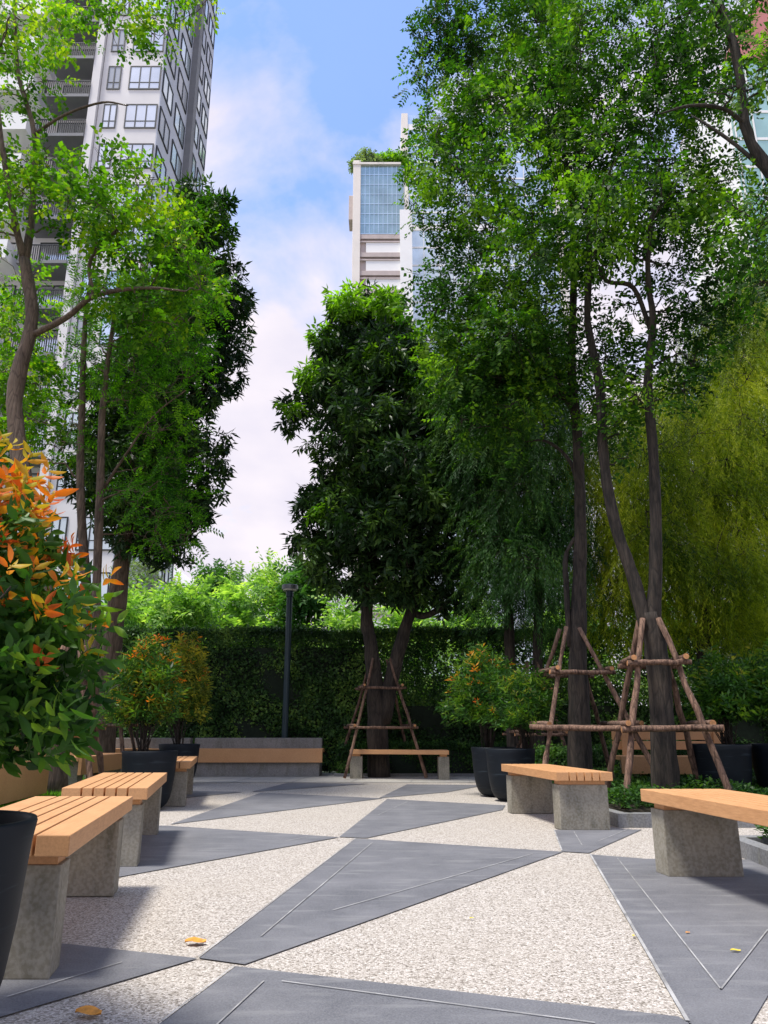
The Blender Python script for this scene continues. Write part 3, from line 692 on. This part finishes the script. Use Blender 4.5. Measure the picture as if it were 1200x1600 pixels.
# central evergreen
Y = 13.4
make_tree('evergreen_tree', 'dark evergreen with two trunks and bright green tips in the centre, before the hedge', 'tree', Y,
    [px_stem(Y, [(592, 1168, .17), (588, 1100, .16), (580, 1010, .12), (573, 950, .105), (590, 800, .09), (602, 650, .07), (580, 540, .04), (560, 480, .015)]),
     px_stem(Y, [(598, 1130, .14), (612, 1060, .125), (632, 985, .105), (648, 930, .09), (655, 800, .08), (640, 650, .05), (612, 500, .015)], -.2),
     px_stem(Y, [(640, 955, .07), (665, 962, .06), (695, 945, .05), (735, 910, .03)], -.4)],
    [([(522, 480), (560, 455), (600, 455), (632, 485), (665, 560), (760, 620), (800, 800), (790, 890), (750, 950), (640, 940), (530, 935), (490, 890), (468, 830), (480, 775), (512, 755), (500, 700), (445, 665), (445, 635), (480, 605), (485, 575), (510, 530)], 2.0, 175, (.32, .5))],
    T_dark, L['dark'], M['bark'], 62, 34, droop=.5,
    tips=[(541, 472, 26), (604, 474, 24), (502, 521, 15), (486, 585, 17), (452, 632, 11), (598, 562, 30), (560, 590, 18), (504, 798, 16), (640, 590, 16)], tipmat=L['tip'])
Y = 12.4
make_tree('feathery_tree', 'dark green feathery tree between the central evergreen and the right trunks', 'tree', Y,
    [px_stem(Y, [(800, 1165, .09), (796, 1000, .08), (790, 860, .07), (775, 700, .05), (760, 560, .02)])],
    [([(655, 520), (740, 480), (860, 560), (870, 680), (885, 800), (860, 880), (800, 930), (740, 960), (720, 880), (740, 760), (680, 680)], 1.2, 110, (.3, .48))],
    T_pin, L['feather'], M['bark'], 36, 38, droop=.45)
# willows
def willow(label, Y, stems, poly, n, seed, mt, thick, lens=(.7, 1.2), lean=0):
    rng = np.random.default_rng(seed); b = stems[0][0]; root = thing('weeping_tree', (b[0], b[1], 0), label, 'tree', 'weeping trees by the hedge')
    stems[0] = [(b[0], b[1], -.05, b[3]*1.3)]+stems[0][1:]
    cl = clusters(poly, Y, thick, int(n/11), (.3, .5), rng); mb = MB(); skeleton(mb, stems, cl, rng)
    P = []; A = []
    for c in cl:
        k = int(26*(c[3]/.4)**1.5)
        for _ in range(k):
            d = rng.normal(0, 1, 3); d /= np.linalg.norm(d); P.append(c[:3]+d*c[3]*np.array((1, 1, .7))); A.append(np.array((d[0]*.5+lean+rng.normal(0, .2), d[1]*.5, -1)))
    P = np.array(P); A = np.array(A); mb.build('trunk', M['bark'], root, smooth=True)
    D = place([f(rng) for f in T_wil], P, A, rng, up=(1, 0, 0), roll=1, scl=lens); leaves('crown', mt, root, *D)
Y = 12.2
willow('weeping tree with dark green needle-like fronds, left of the braced right trees', Y,
    [px_stem(Y, [(838, 1175, .09), (840, 1020, .08), (842, 880, .07), (836, 740, .055), (810, 620, .035), (770, 560, .015)]), px_stem(Y, [(842, 860, .04), (870, 720, .03), (890, 600, .012)])],
    [(690, 530), (870, 500), (900, 640), (900, 900), (880, 960), (800, 970), (750, 930), (735, 780), (690, 690)], 2000, 41, L['wild'], 1.0)
Y = 12.6
willow('weeping tree with yellow-green needle-like fronds filling the right edge', Y,
    [px_stem(Y, [(1105, 1170, .12), (1100, 1000, .11), (1115, 820, .09), (1150, 680, .07), (1190, 520, .04)]), px_stem(Y, [(1110, 860, .05), (1180, 750, .04), (1110, 700, .02), (1000, 702, .012)], -.6),
     px_stem(Y, [(1100, 980, .05), (1040, 850, .03), (980, 740, .015)], .4)],
    [(880, 700), (930, 640), (1000, 590), (1040, 570), (1090, 480), (1150, 400), (1270, 380), (1270, 975), (1100, 970), (930, 960), (900, 820)], 5200, 42, L['wily'], 1.6, lean=.12)
# right braced trees
YA, YB = 9.0, 8.1
make_tree('canopy_tree', 'tall tree with one straight dark trunk in the left of the two big pole frames', 'tree', YA,
    [px_stem(YA, [(905, 1222, .135), (905, 1120, .125), (903, 1020, .105), (905, 920, .085), (907, 800, .072), (902, 680, .062), (893, 570, .052), (896, 460, .042), (893, 330, .03), (880, 200, .015)]),
     px_stem(YA, [(890, 1010, .035), (885, 920, .035), (884, 870, .03), (898, 840, .02)]),
     px_stem(YA, [(900, 645, .05), (865, 590, .04), (835, 480, .03), (790, 420, .02), (740, 390, .01)], -.5),
     px_stem(YA, [(905, 770, .03), (890, 720, .025), (855, 690, .02), (820, 690, .008)], .3)],
    [([(650, 60), (690, -80), (900, -80), (930, 200), (930, 420), (900, 520), (870, 590), (800, 600), (700, 560), (650, 520), (655, 440), (700, 385), (640, 320), (640, 240), (665, 180), (645, 130)], 1.8, 150, (.26, .46)),
     ([(690, 520), (860, 560), (870, 640), (760, 700), (690, 640)], 1.2, 26, (.28, .42))],
    T_can, L['canopy'], M['bark'], 62, 35, base_z=.06)
make_tree('canopy_tree', 'tall tree forking into two dark stems, in the rightmost big pole frame', 'tree', YB,
    [px_stem(YB, [(1038, 1230, .13), (1034, 1120, .122), (1026, 1020, .115), (1014, 958, .10)]),
     px_stem(YB, [(1012, 985, .08), (990, 905, .070), (960, 815, .062), (943, 710, .056), (937, 600, .05), (918, 500, .042), (922, 400, .034), (915, 300, .02)], .2),
     px_stem(YB, [(1020, 985, .08), (1025, 860, .066), (1021, 710, .058), (1012, 600, .05), (1020, 500, .04), (1012, 410, .03), (1030, 250, .015)], -.2),
     px_stem(YB, [(1018, 520, .03), (990, 450, .03), (950, 440, .025), (935, 415, .02)])],
    [([(860, -80), (1150, -80), (1130, 180), (1150, 300), (1140, 420), (1150, 520), (1060, 580), (1030, 480), (960, 420), (880, 420), (850, 250)], 1.7, 120, (.24, .44)),
     ([(940, 520), (1080, 540), (1100, 600), (1000, 640), (930, 610)], .9, 16, (.22, .36)),
     ([(940, 640), (1000, 640), (985, 720), (945, 700)], .5, 6, (.2, .3)),
     ([(890, 450), (1015, 450), (1010, 640), (940, 660), (900, 640)], .6, 16, (.2, .34), .7)],
    T_can, L['canopy'], M['bark'], 56, 36, base_z=.06, tips=[(985, 398, 12), (820, 215, 18)], tipmat=L['tip'])
YC = 6.6
make_tree('canopy_tree', 'tree beyond the right edge whose curved dark limb hangs into the top right corner', 'tree', YC,
    [px_stem(YC, [(1420, 1290, .14), (1400, 1000, .12), (1370, 700, .11), (1300, 480, .09), (1215, 290, .07), (1168, 210, .05), (1158, 130, .045), (1140, 50, .04), (1100, -60, .02)]),
     px_stem(YC, [(1165, 195, .028), (1130, 170, .022), (1080, 165, .018), (1030, 178, .008)], -.2),
     px_stem(YC, [(1205, 275, .03), (1160, 235, .022), (1120, 205, .018), (1080, 180, .008)], .3),
     px_stem(YC, [(1280, 440, .04), (1230, 360, .03), (1180, 345, .018), (1130, 310, .008)])],
    [([(1040, -80), (1320, -80), (1320, 120), (1230, 130), (1190, 200), (1110, 150)], 1.0, 30, (.22, .36)),
     ([(1170, 300), (1320, 220), (1320, 520), (1180, 470), (1140, 380)], .9, 26, (.22, .36))],
    T_can, L['canopy'], M['bark'], 40, 37)

# ------------------------------------------------------------------ tree braces
def log(name, a, b, r, root, rng, r2=None, cuts=True):
    a = np.array(a, float); b = np.array(b, float); n = 9; pts = []; rad = []
    for i in range(n):
        t = i/(n-1); pts.append(a*(1-t)+b*t+rng.normal(0, r*.16, 3)); rad.append((r*(1-t)+(r2 or r)*t)*(1+rng.normal(0, .07)))
    mb = MB(); mb.tube(pts, rad, 10); o = mb.build(name, M['log'], root, smooth=False)
    me = o.data; me.materials.append(M['cut']); fl = [p for p in me.polygons if len(p.vertices) == 10]
    for p_ in me.polygons: p_.use_smooth = True
    for p_ in fl: p_.material_index = 1; p_.use_smooth = False
    return o
def brace(label, x, y, half, z_top, zl, zu, r, seed, rot=0.1, z0=.03, tr=.12, legs=4, ext=.12):
    rng = np.random.default_rng(seed); root = thing('tree_brace', (x, y, 0), label, 'tree brace', 'pole frames bracing the trees')
    def cor(k, f):
        a = rot+math.pi/4+k*math.pi/2; q = half*(1-f)*1.414+tr*f; return np.array((x+math.cos(a)*q, y+math.sin(a)*q))
    for k in range(4):
        p = cor(k, 0); q = cor(k, 1); log('pole', (*p, z0), (*q, z_top), r, root, rng, r*.85)
    for zc, dz in ((zl, 0), (zu, 0)):
        f = (zc-z0)/(z_top-z0)
        for k in range(4):
            a = cor(k, f); b = cor((k+1) % 4, f); d = (b-a)/np.linalg.norm(b-a); nrm_ = np.array((d[1], -d[0]))*r*1.75
            off = r*1.5*(k % 2); log('crossbar', (*(a-d*ext+nrm_), zc+off), (*(b+d*ext+nrm_), zc+off), r*.85, root, rng)
    return root
brace('pole frame round the trunk left of the forked tree on the right', at(905, 1200, 9.0)[0], 9.0, .72, 1.93, .80, 1.40, .030, 51, .12)
brace('pole frame round the forked tree, rightmost of the big frames', at(1036, 1200, 8.1)[0], 8.1, .52, 1.92, .79, 1.44, .034, 52, -.10)
_r = bpy.data.objects['tree_brace.001']; _a = at(828, 1137, 8.42); _b = at(1132, 1137, 7.45)
log('crossbar', (_a[0], 8.42, .80), (_b[0], 7.45, .795), .029, _r, np.random.default_rng(77))
brace('thin pole frame round the central evergreen', at(594, 1160, 13.4)[0], 13.4, .66, 1.95, .80, 1.45, .026, 53, .15, tr=.2)
brace('pole frame round the leaning evergreen trunk on the left', at(160, 1190, 13.0)[0], 12.95, .5, 1.9, .84, 1.45, .034, 54, .1, tr=.16)
brace('pole frame at far left round the lime green tree, partly behind the big shrub', at(92, 1215, 9.2)[0], 9.2, .46, 1.75, .80, 1.4, .036, 55, .2)
brace('faint thin pole frame behind, round the dark weeping tree', at(838, 1175, 12.2)[0], 12.2, .45, 1.8, .7, 1.35, .026, 56, .1, tr=.1)

# ------------------------------------------------------------------ lamp
lx, ly = at(445, 1150, 14.3)[0], 14.3
root = thing('street_lamp', (lx, ly, 0), 'slim dark green lamp post with a flat square head behind the long wall bench', 'street lamp')
zt = at(455, 922, ly)[2]
mb = MB(); mb.lathe([(.001, 0), (.11, 0), (.11, .03), (.065, .05), (.065, .5), (.058, .52), (.058, zt-.14), (.072, zt-.13), (.072, zt-.02), (.001, zt-.02)], (lx, ly, 0), 20); mb.build('pole', M['lamp'], root, smooth=False)
mb = MB(); mb.lathe([(.001, zt-.019), (.13, zt-.015), (.135, zt+.05), (.001, zt+.05)], (lx, ly, 0), 24); mb.build('lens', M['lens'], root)
mb = MB(); mb.lathe([(.137, zt+.01), (.155, zt+.01), (.155, zt+.085), (.145, zt+.095), (.02, zt+.105), (.001, zt+.105)], (lx, ly, 0), 24); mb.build('cap', M['lamphead'], root)

# ------------------------------------------------------------------ vegetation beyond the hedge
def bush(name, label, px, top, Y, wpx, mt, seed, per=26, leaf=(.14, .07), group='trees and bushes beyond the hedge', kind=sprig_alt, base=1010, trunk=True):
    rng = np.random.default_rng(seed); c = at(px, base, Y); r = wpx*Y/FPX; root = thing(name, (c[0], Y, 0), label, 'tree' if trunk else 'bush', group)
    zt_ = at(px, top, Y)[2]; z0 = .8; cl = []; n = 30
    for i in range(n):
        a = rng.uniform(0, 6.28); f = rng.uniform(0, 1)**.7; q = r*(1-.55*f**2)*math.sqrt(rng.uniform(.1, 1))
        rr = rng.uniform(.22, .38)*r; cl.append(np.array((c[0]+math.cos(a)*q*.8, Y+math.sin(a)*q*.8, z0+(zt_-z0-rr*.6)*f, rr)))
    mb = MB(); st = [[(c[0], Y, -.1, .14), (c[0]+.1, Y, (zt_)*.35, .1), (c[0], Y+.1, zt_*.7, .05), (c[0], Y, zt_*.9, .02)]]
    skeleton(mb, st, cl, rng); mb.build('trunk', M['barkL'], root)
    P, A = sprigs_in(cl, per/(np.mean([k[3] for k in cl])/.45)**2*2.0, rng, .8, .1, .4)
    D = place([kind(rng, 8, .45, leaf) for _ in range(4)], P, A, rng); leaves('crown', mt, root, *D)
bl = [(150, 935, 19, 70, 'bushA', 'low bright green bush beyond the hedge, behind the leaning trunk at left'),
      (225, 925, 20, 60, 'bushA', 'bright green bush beyond the hedge, left of the dark round bush'),
      (290, 915, 18.5, 55, 'bushA', 'sunlit feathery bush beyond the hedge, in front of the dark round bush'),
      (330, 890, 23, 42, 'bushB', 'dark round bush standing up from the bright bushes beyond the hedge'),
      (375, 905, 20, 48, 'bushA', 'sunlit bush beyond the hedge, between the dark round bush and the lamp head'),
      (425, 878, 22, 45, 'bushA', 'tallest bright bush beyond the hedge, just left of the lamp head'),
      (480, 890, 21, 45, 'bushB', 'mid green bush beyond the hedge, just right of the lamp head'),
      (540, 925, 19, 55, 'bushA', 'bright bush beyond the hedge, below the central evergreen crown'),
      (650, 930, 20, 60, 'bushA', 'bright bush beyond the hedge, seen between the central trunks and the weeping tree'),
      (740, 940, 21, 60, 'bushA', 'bright bush beyond the hedge, under the dark weeping fronds'),
      (900, 940, 20, 70, 'bushA', 'bright bush beyond the hedge, behind the two right trunks'),
      (1040, 930, 20, 75, 'bushA', 'bright bush beyond the hedge, behind the yellow weeping tree'),
      (1170, 930, 20, 75, 'bushB', 'mid green bush beyond the hedge at the right edge'),
      (60, 900, 19, 70, 'bushB', 'mid green bush beyond the hedge, behind the big red-tipped shrub')]
for i, (px, top, Yb, w, mk, lb) in enumerate(bl):
    bush('bush', lb, px, top, Yb, w, L[mk], 60+i, per=14, leaf=(.15, .06), kind=lambda r, k, l, lf: sprig_pinnate(r, 6, l, lf) if i % 2 == 0 else sprig_alt(r, k, l, lf), trunk=False)
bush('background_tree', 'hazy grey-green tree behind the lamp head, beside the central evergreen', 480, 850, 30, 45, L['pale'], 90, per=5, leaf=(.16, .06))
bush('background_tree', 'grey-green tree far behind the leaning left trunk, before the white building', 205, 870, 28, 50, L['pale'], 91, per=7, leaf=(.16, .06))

# ------------------------------------------------------------------ buildings
M['towerwall'] = plain('tower_render', (.76, .73, .72), .85, nz=.06, nsc=.4)
M['towerside'] = plain('tower_side_shade', (.55, .57, .64), .8, nz=.06, nsc=.4)  # bluish shade of the side face put into the wall colour
M['towerdark'] = plain('tower_dark_panel', (.2, .2, .21), .7, nz=.1, nsc=1)
M['white'] = plain('white_render', (.86, .85, .83), .8, nz=.03, nsc=.5)
M['cream'] = plain('cream_cladding', (.80, .74, .67), .8, nz=.05, nsc=.5)
M['brown'] = plain('brown_band', (.5, .42, .39), .7, nz=.1, nsc=1)
M['red'] = plain('red_cladding', (.52, .19, .17), .6, nz=.08, nsc=.4)
M['glassW'] = glass_mat('bright_window', (.85, .87, .88), .12, .7)
M['glassT'] = glass_mat('teal_glass', (.38, .50, .50), .10, .55)
M['curtain'] = glass_mat('curtained_window', (.42, .43, .45), .25, .2)
M['glassP'] = glass_mat('pale_glass', (.68, .78, .82), .12, .6)
M['glassG'] = glass_mat('green_glass', (.45, .66, .58), .12, .5)

def tower():
    X1 = -14.3; X0 = -34.0; Y0 = 39.0; Y1 = 50.2; FH = 3.02; NF = 25; H = FH*NF
    root = thing('apartment_tower', ((X0+X1)/2, (Y0+Y1)/2, 0), 'tall grey apartment tower with balconies and wrap-round corner windows at top left', 'building')
    xb = -18.1    # balcony zone / corner bay border
    mb = MB(); mb.box(xb, X1, Y0, Y1, 0, H); mb.box(X0, xb-.003, Y0+1.5, Y1, 0, H); 
    for x in (xb-.55, -25.2, -32.4): mb.box(x, x+.5, Y0-.25, Y0+1.497, 0, H)
    mb.build('wall', M['towerwall'], root)
    mb = MB(); mb.box(X1+.003, X1+.06, Y0+.003, Y1, 0, H-.01); mb.build('side_shade_skin', M['towerside'], root)  # thin sheet over the side wall, carrying its painted shade
    mb = MB(); mb.box(X1+.063, X1+.5, Y0+5.6, Y0+6.3, 0, H-.02); mb.build('service_shaft', M['towerdark'], root)
    mb = MB(); mb.box(X0-.2, X1+.3, Y0-.3, Y1+.2, H+.003, H+.5); mb.build('roof', M['towerdark'], root)
    rest_f = MB(); rest_p = MB(); rw = random.Random(4)
    def fwin(x0, x1, z0, z1, y, parts, cnt):
        f = MB(); t = .07
        f.box(x0, x1, y-.06, y-.003, z0, z0+t); f.box(x0, x1, y-.06, y-.003, z1-t, z1)
        n = parts
        for i in range(n+1):
            x = x0+(x1-x0-t)*i/n; f.box(x, x+t, y-.06, y-.003, z0+t+.001, z1-t-.001)
        f.box(x0+t, x1-t, y-.055, y-.004, z0+(z1-z0)*.28, z0+(z1-z0)*.28+.05)
        p = MB(); p.box(x0+.02, x1-.02, y-.03, y-.0045, z0+.02, z1-.02)
        if cnt: fo = f.build('window', M['dark'], root); p.build('pane', M[rw.choice(['glassW']*6+['glassP', 'curtain'])], fo)
        else: rest_f.add(f.v, f.f); rest_p.add(p.v, p.f)
    def swin(y0, y1, z0, z1, x, parts, cnt):
        f = MB(); t = .09
        f.box(x+.003, x+.08, y0, y1, z0, z0+t); f.box(x+.003, x+.08, y0, y1, z1-t, z1)
        for i in range(parts+1):
            y = y0+(y1-y0-t)*i/parts; f.box(x+.003, x+.08, y, y+t, z0+t+.001, z1-t-.001)
        p = MB(); p.box(x+.0045, x+.04, y0+.02, y1-.02, z0+.02, z1-.02)
        if cnt: fo = f.build('window', M['dark'], root); p.build('pane', M[rw.choice(['glassW', 'glassP', 'glassP', 'glassP', 'curtain'])], fo)
        else: rest_f.add(f.v, f.f); rest_p.add(p.v, p.f)
    for k in range(NF):
        z = k*FH; vis = 6 <= k <= 17
        fwin(xb+.35, xb+1.2, z+.75, z+2.6, Y0, 2, vis)
        fwin(xb+1.75, X1-.05, z+.75, z+2.6, Y0, 3, vis)
        for a, b in ((Y0+.1, Y0+2.2), (Y0+2.9, Y0+5.2), (Y0+6.7, Y0+8.6), (Y0+9.1, Y0+10.9)):
            swin(a, b, z+.75, z+2.6, X1+.06, 2, 8 <= k <= 20)
        fwin(xb-3.2, xb-.8, z+.25, z+2.55, Y0+1.5, 2, vis)
        fwin(-24.3, -22.4, z+.25, z+2.55, Y0+1.5, 2, 6 <= k <= 13)
        if k >= 5 and k < 20:
            o = MB(); o.box(xb-3.55, xb-.57, Y0-.35, Y0+1.497, z-.12, z+.10); bo = o.build('balcony', M['towerdark'], root)
            rl = MB(); rl.box(xb-3.55, xb-.57, Y0-.35, Y0-.29, z+1.10, z+1.16)
            for i in range(24): x = xb-3.52+i*(2.93/23); rl.box(x-.022, x+.022, Y0-.345, Y0-.295, z+.101, z+1.099)
            rl.build('railing', M['dark'], bo)
            o = MB(); o.box(-24.6, xb-3.9, Y0-.9, Y0+1.497, z-.12, z+.12); bo = o.build('balcony', M['white'], root)
            rl = MB(); rl.box(-24.6, xb-3.9, Y0-.9, Y0-.75, z+.121, z+1.1); rl.box(xb-4.05, xb-3.9, Y0-.748, Y0+1.4, z+.121, z+1.1); rl.build('parapet', M['white'], bo)
    a = rest_f.build('window', M['dark'], root); a['kind'] = 'stuff'; b = rest_p.build('pane', M['glassP'], a); b['kind'] = 'stuff'
tower()

def mid_tower():
    Y = 100.0; X = lambda px, py=350: at(px, py, Y)[0]; Z = lambda py, yy=Y: at(600, py, yy)[2]
    x0, xa, x1, xr = X(551), X(563), X(627), X(640)
    ztop = Z(259); zg = Z(366)
    root = thing('office_tower', ((x0+x1)/2, Y, 0), 'pale office tower with teal glass top floors and a roof garden', 'building')
    mb = MB(); mb.box(x0, xa, Y-.3, Y+12, 0, ztop+.8); mb.build('corner_pier', M['cream'], root, bevel=.05)
    mb = MB(); mb.box(xa+.01, x1+.6, Y+.5, Y+12, 0, ztop); mb.build('wall', M['white'], root)
    mb = MB(); mb.box(xa+.012, x1+.4, Y, Y+.497, zg, ztop-.01); g_ = mb.build('glass_facade', M['glassT'], root)
    mb = MB(); w = x1-xa
    for i in range(1, 9): x = xa+w*i/9; mb.box(x-.04, x+.04, Y-.06, Y-.003, zg, ztop-.02)
    for i in range(0, 7): z = zg+(ztop-zg)*i/7; mb.box(xa+.02, x1+.3, Y-.05, Y-.004, z, z+.12)
    mb.build('mullions', M['glassP'], g_)
    k = 0; z = zg-3.2
    while z > 5:
        mb = MB(); mb.box(xa+.02, x1, Y-.1, Y+.495, z+2.35, z+3.1); mb.box(xa+.02, x1, Y-.05, Y+.495, z+1.75, z+2.0); mb.build('balcony_band', M['brown'], root)
        mb = MB(); mb.box(xa+.9, x1, Y+.05, Y+.495, z+.02, z+1.74); mb.build('parapet', M['white'], root); z -= 3.2; k += 1
    mb = MB(); mb.box(xa+.03, xa+.88, Y+.3, Y+.496, 3, zg-.02); mb.build('recess', M['brown'], root)
    mb = MB(); mb.box(x0-.75, x0-.01, Y+2, Y+5, Z(330), Z(292)); mb.build('side_box', M['brown'], root, bevel=.05)
    mb = MB(); mb.box(x0-.1, x1, Y-.4, Y-.302+.3, ztop+.002, ztop+.35); mb.build('roof_edge', M['cream'], root)
    # roof garden
    for px, s, mk, lb in ((578, 2.4, 'pale', 'soft green roof plants on the office tower, left clump'), (614, 2.3, 'tip', 'yellow-green roof plants on the office tower, right clump')):
        rng = np.random.default_rng(int(px)); c = at(px, 252, Y+2); rt = thing('roof_plant', (c[0], Y+2, ztop+.01), lb, 'plant', 'roof garden plants')
        cl = [np.array((c[0]+rng.uniform(-s, s)*.9, Y+2+rng.uniform(-1, 1), ztop+.8+rng.uniform(0, 2.0), .9)) for _ in range(12)]
        P, A = sprigs_in(cl, 16, rng, .8, 0, .2); D = place([sprig_alt(rng, 8, .8, (.4, .2)) for _ in range(3)], P, A, rng); leaves('foliage', L[mk], rt, *D)
        mb = MB()
        for q in cl: mb.tube([(q[0], q[1], ztop), tuple(q[:3])], [.05, .02], 5)
        mb.build('stem', M['bark'], rt)
    # glass slab tower behind, right
    Y2 = 96.0; a0, a1, a2 = at(627, 180, 108)[0], at(637, 180, 108)[0], at(880, 500, 108)[0]; zt2 = at(640, 177, 108)[2]
    root = thing('glass_tower', ((a0+a2)/2, 110, 0), 'taller pale glass slab tower just right of the teal-topped tower', 'building')
    mb = MB(); mb.box(a0, a1, 108, 124, 0, zt2); mb.build('edge_pier', M['cream'], root)
    mb = MB(); mb.box(a1+.01, a2, 108.6, 124, 0, zt2-.1); mb.build('wall', M['white'], root)
    mb = MB(); mb.box(a1+.02, a2-.02, 108.2, 108.597, 2, zt2-.2); g_ = mb.build('glass_facade', M['glassP'], root)
    mb = MB()
    for i in range(24): z = zt2-3.4*(i+1); mb.box(a1+.03, a2-.03, 108.12, 108.197, z, z+.28 if i % 6 else z+1.2) if z > 2 else None
    for i in range(1, 10): x = a1+(a2-a1)*i/10; mb.box(x-.06, x+.06, 108.1, 108.118, 2, zt2-.3)
    mb.build('mullions', M['white'], g_)
    mb = MB(); mb.box(at(612, 500, 100)[0]+1.3, at(640, 500, 100)[0]+.5, 99.6, 107.9, 0, at(600, 330, 100)[2]); mb.build('front_pier', M['white'], root)
    mb = MB(); mb.box(a2+.01, a2+1.2, 107.8, 124, 0, zt2); mb.build('edge_pier', M['cream'], root)
mid_tower()
def right_tower():
    Y = 62; x0 = at(1146, 200, Y)[0]; root = thing('glass_tower', (x0+8, Y+6, 0), 'green glass tower with a sloping red crown, behind the canopy at top right', 'building')
    zr = at(1150, 95, Y)[2]; x1 = x0+16
    mb = MB(); mb.box(x0, x1, Y+.3, Y+12, 0, zr); mb.build('wall', M['white'], root)
    mb = MB(); mb.box(x0+.02, x1, Y, Y+.297, 3, zr-.05); g_ = mb.build('glass_facade', M['glassG'], root)
    mb = MB(); z = zr-3.3
    while z > 4: mb.box(x0+.03, x1, Y-.06, Y-.003, z, z+.3); z -= 3.3
    for i in range(9): mb.box(x0+.05+i*1.9, x0+.2+i*1.9, Y-.12, Y-.062, 3, zr-.1)
    mb.build('mullions', M['white'], g_)
    zt_ = at(1200, 10, Y)[2]; xs = at(1200, 10, Y)[0]
    v = [(x0+.2, Y-.2, zr+.003), (x1, Y-.2, zr+.003), (x1, Y-.2, zt_+10), (xs+4, Y-.2, zt_+10), (x0+.2, Y-.2, zr+.5)]
    n = len(v); mb = MB(); mb.add(v+[(a, Y+12, c) for a, b, c in v], [tuple(range(n)), tuple(range(n, 2*n))[::-1]]+[(i, n+i, n+(i+1) % n, (i+1) % n) for i in range(n)])
    mb.build('crown_roof', M['red'], root)
right_tower()
# small white building far behind the left trees
b0 = at(228, 950, 60)[0]; b1 = at(283, 950, 60)[0]; zb = at(250, 868, 60)[2]
root = thing('white_house', ((b0+b1)/2, 64, 0), 'small white gabled building beyond the hedge, just right of the leaning trunk', 'building')
mb = MB(); v = [(b0-1.5, 60, 0), (b1, 60, 0), (b1, 60, zb*.8), ((b0+b1)/2-.6, 60, zb), (b0-1.5, 60, zb*.8)]
mb.add(v+[(a, 70, c) for a, b, c in v], [(0, 1, 2, 3, 4), (9, 8, 7, 6, 5), (0, 5, 6, 1), (1, 6, 7, 2), (2, 7, 8, 3), (3, 8, 9, 4), (4, 9, 5, 0)]); mb.build('wall', M['white'], root)
mb = MB()
for i in range(2): mb.box(b0+.2+i*1.3, b0+.9+i*1.3, 59.95, 59.997, zb*.5, zb*.62)
mb.build('window', M['glassP'], root)

# ------------------------------------------------------------------ fallen leaves
M['fallen'] = plain('dry_leaf', (.62, .26, .03), .6, nz=.3, nsc=60)
M['fallenY'] = plain('yellow_leaf', (.6, .48, .06), .6, nz=.3, nsc=60)
def fallen(px, py, l, w, rz, m, label, seed):
    rng = np.random.default_rng(seed); x, y = gnd(px, py); mb = MB(); n = 9; vs = []; 
    for i in range(n):
        t = i/(n-1); ww = w*math.sin(math.pi*min(1, t*.95+.02))**.8/2; zc = .0075+.08*l*math.sin(t*3.1+.6)**2+rng.uniform(0, .001)
        for s, dz in ((-1, .07*l), (0, 0), (1, .12*l)): vs.append(((t-.5)*l, s*ww, zc+dz))
    fs = [(i*3+k, i*3+k+1, i*3+k+4, i*3+k+3) for i in range(n-1) for k in (0, 1)]
    mb.add(vs, fs); o = mb.build('fallen_leaf', m, smooth=True); o.location = (x, y, 0); o.rotation_euler = (0, 0, rz)
    tag(o, label, 'leaf', 'leaves fallen on the paving')
fallen(305, 1477, .080, .050, .1, M['fallen'], 'curled orange leaf at the corner of the grey slab, left foreground', 1)
fallen(137, 1590, .080, .050, -.15, M['fallen'], 'flat orange leaf at the bottom edge of the picture, on the speckled paving', 2)
fallen(737, 1438, .022, .014, .6, M['fallenY'], 'tiny yellow leaf in the middle of the speckled paving', 3)
fallen(990, 1466, .026, .014, 1.2, M['fallenY'], 'small yellow leaf at the edge between speckled paving and right slab', 4)
fallen(1150, 1490, .040, .016, .05, M['fallenY'], 'pale yellow leaf on the right slab', 5)
fallen(1075, 1461, .022, .012, .4, M['fallen'], 'tiny brown leaf on the right slab, above the point of the pale joint', 6)
